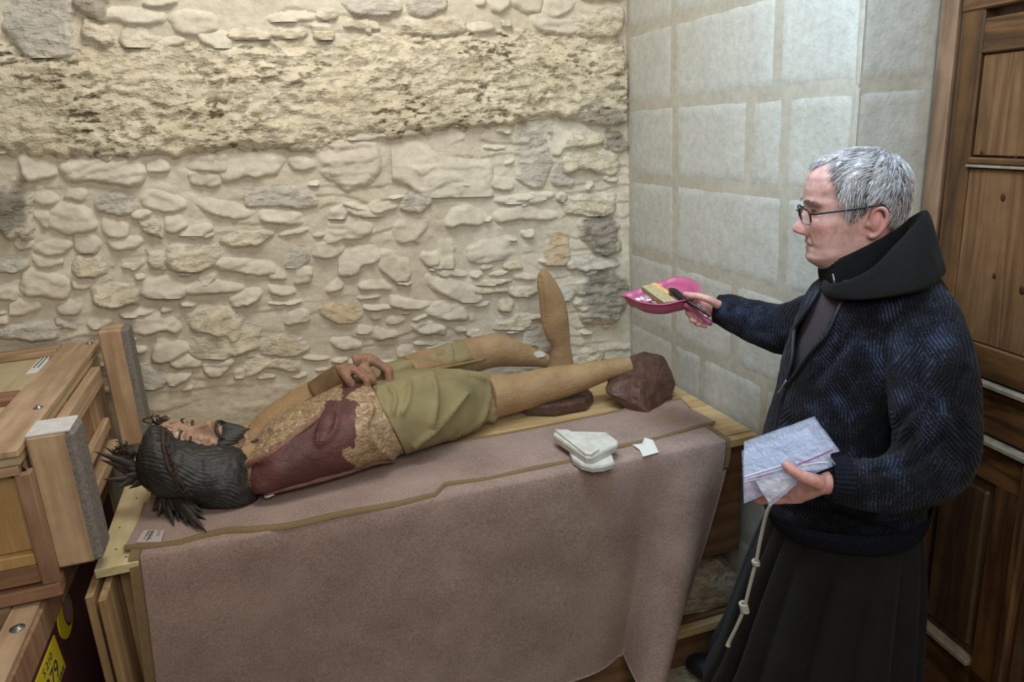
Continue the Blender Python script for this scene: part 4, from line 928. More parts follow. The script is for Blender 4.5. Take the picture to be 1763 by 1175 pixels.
c = tpw.mean(0)+[0, 0, .004]; V = np.concatenate([tpw, [c], tpw-[0, 0, .0015], [c-[0, 0, .0015]]])
F = [(i, (i+1) % k, k) for i in range(k)]+[((i+1) % k+k+1, i+k+1, 2*k+1) for i in range(k)]+[(i, i+k+1, (i+1) % k+k+1, (i+1) % k) for i in range(k)]
tag(mesh('torn_paper', V, F, M['paper'], None, False), 'small torn white scrap lying on the blanket edge, beside the marble', 'paper')
# rubble stone on the bench shelf
def hull2(name, pts, mat, seed): return hull(name, pts, mat, None, 0.008, 4, seed)
M['rubble'] = stone_mat('rubble', (176, 160, 134), (200, 186, 162), 0.2, (120, 100, 76), scale=10)
ctr = pl(1215, 985, 1, -0.72); ctr[2] = 0.172+0.085
pts = [ctr+np.array([x, y, z]) for x, y, z in ((-.15, -.07, -.083), (.10, -.09, -.083), (.14, .06, -.083), (-.12, .08, -.083), (-.17, -.06, .03), (-.06, -.10, .05), (.10, -.08, .02), (.14, .02, .0), (-.14, .05, .09), (-.02, .02, .11), (.07, .04, .07), (.02, -.07, .09))]
rs = hull2('rubble_stone', pts, M['rubble'], 4); tag(rs, 'rough pale stone block stored under the right end of the workbench', 'stone')
# ================================================================== PERSON
PO = np.array([-0.12, -1.38, 0.0]); _v = PO-CP; _v[2] = 0; PB_ = -_v/np.linalg.norm(_v); PA = np.array([-PB_[1], PB_[0], 0])
ZZ = np.array([0, 0, 1.0])
def PX(u, v, d): return pn(u, v, PO+PB_*d, PB_)
person = empty('person', PO, 'grey-haired man in glasses, navy knitted cardigan and long dark habit, holding out a dustpan', 'person')
def skin_mat():
    m, nt, b_ = new_mat('skin', 0.48, 0.4); p = pos(nt)
    f = noise(nt, p, 60, 4, 0.6); g = noise(nt, p, 220, 3, 0.6)
    c = ramp(nt, f, [(0.3, lin((180, 137, 127))), (0.7, lin((210, 170, 162)))])
    c = mix(nt, attr_node(nt, 'red'), c, (*lin((186, 100, 92)), 1))
    c = mix(nt, attr_node(nt, 'lip'), c, (*lin((150, 92, 86)), 1))
    c = mix(nt, attr_node(nt, 'stub'), c, (*lin((168, 140, 132)), 1))
    b_.inputs['Subsurface Weight'].default_value = 0.12; b_.inputs['Subsurface Radius'].default_value = (.012, .005, .003); b_.inputs['Subsurface Scale'].default_value = 0.5
    nt.links.new(c, b_.inputs['Base Color']); bump(nt, b_, g, 0.18, 0.0015); return m
M['skin'] = skin_mat()
HA = -0.015; HT = math.radians(13)
FH = -PA*math.cos(HT)+PB_*math.sin(HT); SH = PB_*math.cos(HT)+PA*math.sin(HT)
HC = PO+PA*HA
def HP(f, s, z): f, s, z = np.broadcast_arrays(np.asarray(f, float), s, z); return HC+f[..., None]*FH+s[..., None]*SH+z[..., None]*ZZ
tz = [1.440, 1.475, 1.491, 1.500, 1.507, 1.513, 1.519, 1.526, 1.533, 1.540, 1.553, 1.566, 1.579, 1.60, 1.612, 1.621, 1.632, 1.645, 1.66, 1.674, 1.700, 1.722, 1.733, 1.741, 1.746]
tF = [.060, .060, .069, .084, .0935, .0972, .099, .0955, .0955, .095, .0985, .0985, .099, .099, .0985, .0985, .101, .108, .109, .109, .104, .088, .069, .045, .002]
tB = [.068, .060, .058, .057, .057, .058, .059, .061, .064, .067, .072, .078, .084, .092, .096, .098, .099, .100, .100, .099, .094, .079, .064, .044, .002]
tW = [.066, .060, .060, .0625, .065, .067, .069, .0705, .0715, .0725, .074, .075, .076, .077, .077, .077, .0775, .0785, .0785, .078, .074, .062, .050, .033, .002]
NZ, NT = 190, 150
zz1 = np.concatenate([np.linspace(1.440, 1.722, 165), 1.722+0.024*np.sin(np.linspace(0, math.pi/2, NZ-164))[1:]])
zz1[-1] = 1.7459; NZ = len(zz1)
def sm(y):
    for _ in range(3): y = np.convolve(np.pad(y, 1, 'edge'), [.25, .5, .25], 'valid')
    return y
cF, cB, cW = [sm(np.interp(zz1, tz, t)) for t in (tF, tB, tW)]
def head_shape(Zg, Tg, Fz, Bz, Wz):
    c, s = np.cos(Tg), np.sin(Tg); pe = 2/2.35
    f = np.where(c > 0, Fz, Bz)*np.sign(c)*np.abs(c)**pe; sd = Wz*np.sign(s)*np.abs(s)**pe
    fr = sstep(0.0, 0.5, c)
    G = lambda x, m, sg: np.exp(-((x-m)/sg)**2)
    nz_ = np.interp(Zg, [1.545, 1.5635, 1.567, 1.571, 1.576, 1.581, 1.588, 1.600, 1.615, 1.628, 1.640, 1.65], [0, 0, .006, .021, .0295, .0315, .0300, .0228, .0142, .0075, .004, 0])
    sg = np.interp(Zg, [1.562, 1.575, 1.588, 1.60, 1.63], [.0195, .0190, .0150, .0115, .0105])
    add = nz_*np.exp(-np.abs(sd/sg)**2.4)
    a = np.abs(sd)
    add = add+0.006*G(a, .0155, .005)*G(Zg, 1.574, .006)                            # nostril wings
    add = add-0.0035*G(a, .0225, .004)*G(Zg, 1.576, .008)
    add = add-0.0135*G(a, .031, .017)*G(Zg, 1.6285, .0115)+0.0085*G(a, .032, .0125)*G(Zg, 1.627, .0075)
    add = add-0.0030*G(a, .032, .014)*G(Zg, 1.6205, .0022)-0.0028*G(a, .033, .015)*G(Zg, 1.6345, .002)
    add = add-0.003*G(a, .034, .014)*G(Zg, 1.610, .003)                              # bag under the eye
    add = add+0.0045*G(a, .034, .02)*G(Zg, 1.6475, .006)+0.005*G(a, .046, .019)*G(Zg, 1.592, .016)
    ln = .021+(1.572-Zg)*0.48; add = add-0.0048*np.exp(-((a-ln)/.0040)**2)*sstep(1.535, 1.55, Zg)*(1-sstep(1.575, 1.585, Zg))
    add = add+0.0035*G(a, 0, .020)*G(Zg, 1.5515, .0048)+0.003*G(a, 0, .019)*G(Zg, 1.5365, .0045)
    add = add-0.0055*np.exp(-(a/.0265)**6)*G(Zg, 1.5440, .0018)-0.004*G(a, .027, .004)*G(Zg, 1.543, .004)
    add = add-0.0015*G(a, 0, .004)*G(Zg, 1.5605, .006)
    for zf in (1.676, 1.689): add = add-0.0009*G(Zg, zf+0.002*np.sin(sd*60), .0016)*np.exp(-(a/.05)**4)
    f = f+add*fr
    sd = sd+np.sign(sd)*(0.005*G(f, .055, .022)*G(Zg, 1.528, .016)+0.003*G(f, .03, .03)*G(Zg, 1.60, .02)-.004*G(f, .07, .02)*G(Zg, 1.655, .015))
    return f, sd
Tg, Zg = np.meshgrid(np.linspace(0, 2*math.pi, NT, endpoint=False), zz1)
hf, hs = head_shape(Zg, Tg, cF[:, None], cB[:, None], cW[:, None])
# the statue's carved face is shaped the same way, lying face up
RO, PI_ = math.radians(24), math.radians(11)
cdir = np.array([math.cos(PI_), 0, -math.sin(PI_)]); f0 = np.array([math.sin(PI_)*math.cos(RO), -math.sin(RO), math.cos(PI_)*math.cos(RO)]); sdir = np.cross(cdir, f0)
P0 = pl(298, 737, 1, -0.60); A0 = P0-f0*0.105+cdir*0.053
sf, ss = head_shape(Zg, Tg, cF[:, None]*1.0, cB[:, None]*0.7, cW[:, None]*0.92)
FV = (A0+((1.62-Zg)*1.0)[..., None]*cdir+sf[..., None]*f0+ss[..., None]*sdir).reshape(-1, 3)
FV[:, 2] = np.maximum(FV[:, 2], ZT+0.02)
V, F = loft([FV[k*NT:(k+1)*NT] for k in range(20, NZ)]); fc = mesh('face', V, F, M['face'], fig)
attr(fc, 'wear', np.clip(0.47+0.30*fbm(V*30, 5, 2), 0, 1))
for sg in (1, -1):
    E0 = A0-cdir*0.006+f0*0.0955+sdir*sg*.032
    V, F = ellipsoid_vf((0, 0, 0), (.0042, .011, .0030), None, 14, 8); mesh('eye', E0+V[:, :1]*cdir+V[:, 1:2]*sdir+V[:, 2:]*f0, F, M['carvedhair'], fig)
    mesh('eyebrow', *tube_vf([A0-cdir*.028+f0*.109+sdir*sg*.014, A0-cdir*.034+f0*.104+sdir*sg*.034, A0-cdir*.028+f0*.088+sdir*sg*.054], [.0025, .0032, .0015], 8, 16), M['carvedhair'], fig)
rs_ = np.random.RandomState(5)
lk_ = MB()
def lock(P, r0):
    V, F = tube_vf([A0+cdir*c_+f0*f_+sdir*s_ for c_, f_, s_ in P], r0, 10, 22); lk_.add(V, F)
for s_ in np.linspace(-.052, .052, 15):                          # beard: tapering locks from the jaw, tips curling up
    k_ = 1-abs(s_)/.07; fb = .088-9*s_*s_; tip = .022+.022*k_+rs_.uniform(-.004, .006)
    lock([(.072-.5*abs(s_), fb-.004, s_), (.092-.45*abs(s_), fb+.004, s_*1.02), (.100+tip*.5-.3*abs(s_), fb-.002+.012*k_, s_*.9), (.100+tip-.3*abs(s_), fb-.004+.020*k_+rs_.uniform(-.004, .004), s_*.75)], [.007, .010, .008, .002])
for s_ in (.056, .064, .070, .074):
    lock([(-.01+(.074-s_)*3, .02+(.074-s_)*2, s_), (.03+(.074-s_)*3, .03+(.074-s_)*2, s_+.002), (.065+(.074-s_)*2, .035+(.074-s_)*2, s_-.002)], [.007, .009, .004])
for sg in (1, -1): lock([(.058, .114, sg*.002), (.060, .112, sg*.016), (.070, .102, sg*.030), (.084, .092, sg*.034)], [.003, .0055, .005, .002])
lk_.build('beard_locks', M['carvedhair'], fig)
headV = HP(hf, hs, Zg).reshape(-1, 3)
body_parts = [loft([headV[k*NT:(k+1)*NT] for k in range(NZ)])]
def ear_parts(sg):
    def E(f, s, z): return HP(f, sg*s, z)
    out = []
    rim = [(-.012, .074, 1.590), (-.016, .083, 1.612), (-.020, .088, 1.628), (-.032, .092, 1.6355), (-.043, .093, 1.628), (-.047, .092, 1.610), (-.042, .088, 1.592), (-.032, .083, 1.577), (-.022, .079, 1.572), (-.016, .076, 1.578)]
    out.append(tube_vf([E(*r) for r in rim], [.0035, .0042, .0045, .0048, .005, .005, .0052, .0062, .0062, .004], 12, 50))
    out.append(tube_vf([E(-.020, .078, 1.62), E(-.031, .081, 1.616), E(-.036, .083, 1.602), E(-.030, .081, 1.588), E(-.022, .078, 1.584)], [.003, .004, .004, .004, .003], 10, 30))
    out.append(ellipsoid_vf(E(-.030, .076, 1.604), (.016, .016, .027), None, 16, 12))
    out.append(ellipsoid_vf(E(-.012, .079, 1.599), (.006, .006, .009), None, 12, 8))
    return out
body_parts += ear_parts(1)+ear_parts(-1)
# hands ------------------------------------------------------------
wr = PX(1246, 533, -.245)
dirh = PX(1196, 524, -.235)
acr = PX(1196, 512, -.20)-PX(1196, 538, -.262); acr = acr/np.linalg.norm(acr)
hand(body_parts, wr, PX(1207, 529, -.258), (PX(1189, 522, -.255)-PX(1217, 550, -.25))*0.55, PB_*0.75-ZZ*0.65-PA*0.1, 0.92,
     [PX(1238, 526, -.21), PX(1222, 517, -.195), PX(1204, 511, -.195), PX(1189, 509, -.2), PX(1177, 506, -.205)], [(.95, 1.9, 2.8)]*4)
body_parts.append(tube_vf([PX(1420, 560, -.12), PX(1340, 560, -.2), PX(1290, 545, -.225), PX(1232, 532, -.245)], [.055, .045, .036, .029], 18))
body_parts.append(tube_vf([PX(1566, 545, .07), PX(1600, 650, .20), PX(1612, 775, .27), PX(1540, 828, .33), PX(1442, 832, .375), PX(1418, 833, .385)], [.05, .05, .046, .042, .027, .021], 18))
# left hand holding the bags: palm towards the viewer's left, thumb in front
kn = PX(1362, 842, .375)
hand(body_parts, PX(1418, 836, .385), kn, (PX(1362, 815, .375)-PX(1362, 868, .375))*0.5, -PB_*0.25+PA*-1+ZZ*-0.1, 1.0,
     [PX(1412, 832, .405), PX(1396, 826, .42), PX(1380, 820, .43), PX(1366, 811, .432), PX(1356, 803, .43), PX(1349, 796, .427)], [(.15, .3, .5), (.15, .3, .5), (.2, .35, .5), (.2, .4, .6)])
# trunk and legs
body_parts.append(loft([np.array([PO+PA*(ca+ra*math.cos(t))+PB_*(rb_*math.sin(t))+ZZ*z for t in np.linspace(0, 2*math.pi, 28, endpoint=False)]) for z, ca, ra, rb_ in ((.82, .01, .13, .15), (1.0, .0, .15, .16), (1.2, .0, .145, .16), (1.35, .02, .135, .16), (1.42, .02, .10, .12), (1.47, -.01, .055, .06))]))
for sx, dd_, fx in ((.06, -.04, -.02), (-.09, -.30, -.22)):
    body_parts.append(tube_vf([PO+PB_*sx+ZZ*.86, PO+PB_*(sx+dd_)*.8+PA*fx*.5+ZZ*.5, PO+PB_*(sx*.5+dd_)+PA*fx+ZZ*.10], [.075, .055, .042], 16))
bodyp = remesh('body', body_parts, [M['skin']], 0.0027, person, 1)
Vw = np.empty(len(bodyp.data.vertices)*3, np.float32); bodyp.data.vertices.foreach_get('co', Vw); Vw = Vw.reshape(-1, 3)+np.array(bodyp.location)
D_ = Vw-HC; lf, ls, lz = D_@FH, D_@SH, Vw[:, 2]; la = np.abs(ls)
G = lambda x, m, s: np.exp(-((x-m)/s)**2)
hd = (np.hypot(lf, ls) < .16) & (lz > 1.48)
red = 0.45*G(la, .05, .02)*G(lz, 1.588, .016)+0.5*G(la, 0, .018)*G(lz, 1.578, .012)*(lf > .1)+0.5*G(lf, -.03, .02)*sstep(.072, .08, la)*G(lz, 1.6, .04)+0.25*fbm(Vw*50, 3, 3)+.3*G(lz, 1.535, .02)*G(la, .06, .02)
attr(bodyp, 'red', np.clip(np.where(hd, red, 0.25+0.25*fbm(Vw*60, 3, 2)), 0, 1))
attr(bodyp, 'lip', np.where(hd, 0.75*np.exp(-(la/.024)**4)*(G(lz, 1.549, .004)*.7+G(lz, 1.538, .004))*(lf > .085), 0))
attr(bodyp, 'stub', np.clip(np.where(hd, 0.45*sstep(1.575, 1.55, lz)*sstep(.0, .03, lf), 0), 0, 1))
# eyes: small dark slit under the lid + brows
M['eye'] = plain_mat('eye', (50, 40, 38), 0.3, 0.5, 0.1)
for sg in (1, -1):
    V, F = ellipsoid_vf((0, 0, 0), (.0045, .0105, .0032), None, 16, 10); mesh('eye', HP(.0965-.004, sg*.032, 1.6255)+V[:, :1]*FH+V[:, 1:2]*SH*1+V[:, 2:]*ZZ, F, M['eye'], person)
def hair_mat():
    m, nt, b_ = new_mat('grey_hair', 0.45, 0.4); a = attr_node(nt, 'streak')
    nt.links.new(ramp(nt, a, [(0.15, lin((92, 86, 84))), (0.45, lin((150, 145, 144))), (0.8, lin((202, 200, 202)))]), b_.inputs['Base Color']); return m
M['hair'] = hair_mat()
# hair cap following the skull, thick where hair grows, with combed strands
def zmin(th):
    d = np.degrees(np.abs((th+math.pi) % (2*math.pi)-math.pi))
    return np.interp(d, [0, 20, 40, 52, 60, 66, 71, 76, 82, 90, 100, 112, 122, 140, 180], [1.713, 1.718, 1.727, 1.722, 1.706, 1.675, 1.645, 1.612, 1.606, 1.618, 1.643, 1.642, 1.605, 1.580, 1.576])
WH = np.array([-0.055, 0.0, 1.735])
def comb(f, s, z):
    """strand coordinates: angle round the crown whorl, and distance from it"""
    x = f-WH[0]; ang = np.arctan2(s, x); dist = np.sqrt(x**2+s**2+(z-WH[2])**2); return ang, dist
zg2 = np.concatenate([np.linspace(1.565, 1.722, 130), 1.722+0.024*np.sin(np.linspace(0, math.pi/2, 30))[1:]]); zg2[-1] = 1.7458
NT2 = 260; T2, Z2_ = np.meshgrid(np.linspace(0, 2*math.pi, NT2, endpoint=False), zg2)
f2, s2 = head_shape(Z2_, T2, np.interp(zg2, zz1, cF)[:, None], np.interp(zg2, zz1, cB)[:, None], np.interp(zg2, zz1, cW)[:, None])
ang, dist = comb(f2, s2, Z2_)
st = fbm(np.stack([ang*9+dist*6, dist*7, ang*0], -1), 4, 3)*0.6+0.5*fbm(np.stack([ang*26+dist*8, dist*10, ang*0], -1), 8, 2)
below = (Z2_-zmin(T2))
th_ = np.interp(np.degrees(np.abs((T2+math.pi) % (2*math.pi)-math.pi)), [0, 40, 70, 100, 150, 180], [.010, .011, .009, .011, .013, .012])
th_ = th_*sstep(-0.003, .014, below+0.004*st)+0.0028*st*sstep(0, .02, below)-0.004
c3 = np.array([-.005, 0, 1.63]); dv = np.stack([f2-c3[0], s2-c3[1], Z2_-c3[2]], -1); dv[..., 2] *= 0.85; dv /= np.linalg.norm(dv, axis=-1)[..., None]
L3 = np.stack([f2, s2, Z2_], -1)+dv*th_[..., None]
F = grid_faces(NT2, len(zg2), True); keep = (th_.ravel()[F].max(1) > -0.0015); F = F[keep]
used, inv = np.unique(F, return_inverse=True); V = HP(L3[..., 0], L3[..., 1], L3[..., 2]).reshape(-1, 3)[used]
hair = mesh('hair', V, inv.reshape(-1, 4), M['hair'], person)
streak_tone = 0.5+0.9*st
attr(hair, 'streak', np.clip(streak_tone.ravel()[used]+0.10*sstep(0.03, .10, f2.ravel()[used]), 0, 1))  # streaky greys, slightly paler towards the front of the hair
ns = 5200; V_ = []; F_ = []; A_ = []; k0 = 0
sel = np.argwhere((below > 0.006) & (T2 >= 0))
pick = sel[rng.randint(0, len(sel), ns)]
for (j, i) in pick:
    p0 = L3[j, i]; x = p0-WH; d = np.array([x[0], x[1], x[2]]); nrm = dv[j, i]; d = d-nrm*(d@nrm); ld = np.linalg.norm(d)
    if ld < .008: continue
    d = d/ld; side = np.cross(nrm, d); d = d+side*(0.35*math.sin(x[0]*40+x[1]*55)+rng.normal()*.12); 
    if p0[2] > 1.70 and p0[0] > -.03: d = d*0.6+np.array([.75, -.45, .0])*0.6; d -= nrm*(d@nrm)
    d /= np.linalg.norm(d); ln = rng.uniform(.018, .034); lift = rng.uniform(.0, .0035)
    if p0[2]-ln*0.6 < zmin(T2[j, i]) - 0.004 and d[2] < -.3: ln *= .6
    w = rng.uniform(.0006, .0011)
    P = [p0-nrm*.001, p0+d*ln*.5+nrm*(lift+.0012), p0+d*ln+nrm*(lift-ln*ln*1.6)]
    for q, rr in zip(P, (w, w, w*.2)):
        V_ += [q+side*rr, q+nrm*rr*.8, q-side*rr]
    for s_ in range(2):
        for e in range(3): F_.append((k0+s_*3+e, k0+s_*3+(e+1) % 3, k0+s_*3+3+(e+1) % 3, k0+s_*3+3+e))
    c_ = float(np.clip(0.55+0.9*st[j, i]+rng.normal()*.22, 0, 1)); A_ += [c_]*9; k0 += 9
V_ = np.array(V_); so = mesh('strands', HP(V_[:, 0], V_[:, 1], V_[:, 2]), np.array(F_), M['hair'], hair); so['kind'] = 'stuff'; attr(so, 'streak', A_)
# eyebrows
bv_ = []; bf = []; A_ = []; k0 = 0
for sg in (1, -1):
    for _ in range(90):
        s0 = rng.uniform(.016, .052); z0 = 1.6475-((s0-.036)/.016)**2*.0035+rng.uniform(-.0025, .0025)
        f0 = np.interp(s0, [.015, .03, .045, .055], [.1115, .1075, .098, .086])+.0015; d = np.array([.1, sg*1.0, .25+rng.normal()*.2]); d /= np.linalg.norm(d); p0 = np.array([f0, sg*s0, z0]); l = rng.uniform(.006, .010)
        for q, rr in ((p0, .0006), (p0+d*l+[-.002, 0, 0], .0002)): bv_ += [q+[0, 0, rr], q+[rr, 0, 0], q-[0, 0, rr]]
        for e in range(3): bf.append((k0+e, k0+(e+1) % 3, k0+3+(e+1) % 3, k0+3+e))
        A_ += [float(np.clip(.35+rng.normal()*.2, 0, 1))]*6; k0 += 6
bv_ = np.array(bv_); eo = mesh('eyebrows', HP(bv_[:, 0], bv_[:, 1], bv_[:, 2]), np.array(bf), M['hair'], person); attr(eo, 'streak', A_); eo['kind'] = 'stuff'
# glasses
M['frame'] = plain_mat('black_frame', (20, 19, 22), 0.3, 0.5, 0.1)
m, nt, b_ = new_mat('lens', 0.05, 0.5); b_.inputs['Alpha'].default_value = 0.13; b_.inputs['Base Color'].default_value = (.75, .72, .75, 1); M['lens'] = m
gl = mesh('glasses', *tube_vf([HP(.119, -.009, 1.622), HP(.1235, 0, 1.6245), HP(.119, .009, 1.622)], .0013, 8, 12), M['frame'], person)
gl['label'] = 'glasses with thin black frame'
def lens_pt(sg, a, rx=.0255, rz=.0175):
    c, s = np.cos(a), np.sin(a); x = .0325+rx*np.sign(c)*np.abs(c)**.6; z = 1.6135+rz*np.sign(s)*np.abs(s)**.6
    f = .1185-(np.maximum(x-.008, 0)/.05)**1.6*.013-(1.63-z)*.22; return HP(f, sg*x, z)
al = np.linspace(0, 2*math.pi, 48, endpoint=False)
for sg in (1, -1):
    rimp = lens_pt(sg, al); V = np.concatenate([rimp+FH*.0008, [rimp.mean(0)+FH*.0016], rimp-FH*.0008, [rimp.mean(0)-FH*0]]); k = 48
    F = [(i, (i+1) % k, k) for i in range(k)]+[((i+1) % k+k+1, i+k+1, 2*k+1) for i in range(k)]+[(i, i+k+1, (i+1) % k+k+1, (i+1) % k) for i in range(k)]
    mesh('lens', V, F, M['lens'], gl)
    mesh('rim', *tube_vf(lens_pt(sg, np.linspace(-.35, math.pi+.35, 40)), .0021, 8, 60), M['frame'], gl)
    mesh('rim', *tube_vf(lens_pt(sg, np.linspace(math.pi+.3, 2*math.pi-.3, 30)), .0008, 6, 40), M['frame'], gl)
    mesh('temple', *tube_vf([HP(.1045, sg*.0565, 1.6215), HP(.100, sg*.066, 1.6225), HP(.085, sg*.074, 1.6245), HP(.03, sg*.0905, 1.633), HP(-.012, sg*.0935, 1.6395), HP(-.035, sg*.0935, 1.640), HP(-.050, sg*.089, 1.626)], [[.0024, .0015], [.0024, .0015], [.0022, .0013], [.002, .0013], [.0024, .0015], [.003, .002], [.003, .002]], 8, 60), M['frame'], gl)
# ------------------------------------------------------------------ clothes
def fabric(name, c1, c2, scale=240, bs=.25):
    return cloth_mat(name, c1, c2, scale, 0.95, bs)
M['habit'] = fabric('dark_habit', (24, 24, 24), (36, 35, 35), 200)
M['hood'] = fabric('dark_hood', (17, 16, 16), (26, 25, 24), 200)
M['chest'] = fabric('habit_chest', (56, 51, 56), (74, 67, 70), 220)
M['collar'] = fabric('black_collar', (14, 13, 14), (26, 25, 26), 260)
def ringp(L, R_, D, dL=0.0, dR=0.0, n=64, p=2.3, ds=0.0):
    A = PX(*L, dL); B_ = PX(*R_, dR); c = (A+B_)/2+PB_*ds; h = (B_-A)/2
    th = np.linspace(0, 2*math.pi, n, endpoint=False); cc, ss = np.cos(th), np.sin(th)
    return c+np.outer(np.sign(cc)*np.abs(cc)**(2/p), h)+np.outer(np.sign(ss)*np.abs(ss)**(2/p), PB_*D)
def ploft(keys, steps, n=64, **k):
    K = np.array([ringp(*q, n=n, **k) for q in keys]); return list(np.stack([catmull(K[:, i], steps) for i in range(n)], 1))
# skirt of the habit with deep pleats
SKN = 220
SK = [((1340, 800), (1590, 850), .185, 0, 0), ((1334, 850), (1588, 900), .185, 0, 0), ((1304, 920), (1588, 960), .20, -.03, 0), ((1272, 1000), (1586, 1040), .22, -.08, .0), ((1244, 1075), (1582, 1130), .245, -.15, .0), ((1216, 1130), (1580, 1230), .265, -.24, .0), ((1224, 1160), (1578, 1360), .27, -.30, .0)]
R = np.array(ploft(SK, 90, SKN)); thp = np.linspace(0, 2*math.pi, SKN, endpoint=False)
tt = np.linspace(0, 1, len(R))[:, None]; cc = R.mean(1, keepdims=True)
plt_ = (2*np.sqrt(np.abs(np.sin(thp*8+0.6*np.sin(thp*3)+0.4*np.sin(thp*5))))-1.3)[None]*(0.35+0.65*np.sin(thp*4+1)**2)[None]
rad = (R-cc); rl = np.linalg.norm(rad, axis=2, keepdims=True)
R = cc+rad*(1+((plt_*0.10*sstep(0.05, .5, tt)))[..., None]*np.minimum(1, .2/rl))
R[..., 2] = np.maximum(R[..., 2], 0.025)
V, F = loft(list(R), cap=False)
mesh('habit_skirt', V, np.array([f for f in F]), M['habit'], person)
# upper habit seen in the open front of the cardigan
UP_ = [((1412, 482), (1560, 470), .10), ((1392, 515), (1600, 505), .15), ((1366, 600), (1620, 580), .175), ((1350, 670), (1620, 670), .185), ((1335, 760), (1610, 770), .185), ((1330, 840), (1580, 870), .178)]
V, F = loft(ploft(UP_, 60, 90)); mesh('habit_bodice', V, F, M['chest'], person)
# cardigan: trunk and sleeves knitted in one, front opened
TR = [((1418, 474), (1580, 462), .10), ((1388, 505), (1628, 490), .165), ((1354, 590), (1648, 565), .198), ((1336, 660), (1650, 655), .21), ((1318, 730), (1642, 735), .216), ((1306, 790), (1628, 790), .214), ((1310, 835), (1606, 855), .206), ((1326, 855), (1590, 885), .195)]
tr = loft(ploft(TR, 80, 100))
slN = tube_vf([PX(1556, 512, .06), PX(1580, 550, .12), PX(1602, 630, .19), PX(1610, 720, .24), PX(1600, 790, .275), PX(1555, 826, .32), PX(1490, 832, .35), PX(1436, 828, .372), PX(1424, 827, .378)], [.07, .08, .084, .082, .080, .068, .056, .046, .041], 36, 90)
slF = tube_vf([PX(1450, 545, -.13), PX(1400, 560, -.17), PX(1345, 566, -.20), PX(1295, 552, -.22), PX(1255, 537, -.24), PX(1236, 532, -.247)], [.09, .085, .069, .058, .047, .040], 32, 80)
SWV, SWF, SWN = remesh(None, [tr, slN, slF], None, 0.0065, None, 6)
q = project(SWV); view = CP-SWV; view /= np.linalg.norm(view, axis=1)[:, None]
def wr_fold(P):
    return 0.006*fbm(P*np.array([7, 7, 11]), 61, 3)
SWV = SWV+SWN*(wr_fold(SWV)+0.0022*fbm(SWV*45, 62, 2))[:, None]
# elbow and waist gathers
gl_ = [[(1595, 700), (1560, 760), (1480, 790)], [(1620, 760), (1570, 800), (1500, 815)], [(1440, 880), (1520, 905), (1600, 880)], [(1590, 690), (1545, 730), (1530, 780)], [(1605, 560), (1590, 620), (1590, 680)], [(1500, 540), (1450, 600), (1400, 660)], [(1660, 640), (1640, 700), (1660, 760)]]
d_ = (SWV-PO)@PB_
SWV = SWV-SWN*(ridge(SWV, gl_, 8.0, 0.009)*(d_ > 0))[:, None]
def inpoly(pt, poly):
    x, y = pt[:, 0], pt[:, 1]; r = np.zeros(len(pt), bool); n = len(poly)
    for i in range(n):
        x0, y0 = poly[i]; x1, y1 = poly[(i+1) % n]; c = ((y0 > y) != (y1 > y)) & (x < (x1-x0)*(y-y0)/(y1-y0+1e-9)+x0); r ^= c
    return r
VO = [(1412, 470), (1455, 470), (1452, 512), (1438, 545), (1424, 575), (1402, 600), (1384, 622), (1368, 645), (1356, 668), (1358, 640), (1364, 612), (1366, 585), (1369, 566), (1382, 546), (1396, 524), (1410, 500)]
front = ((SWN*view).sum(1) > -0.1) & (d_ > -0.08)
vin = inpoly(q, VO) & front
Fk = SWF[~(vin[SWF].all(1))]
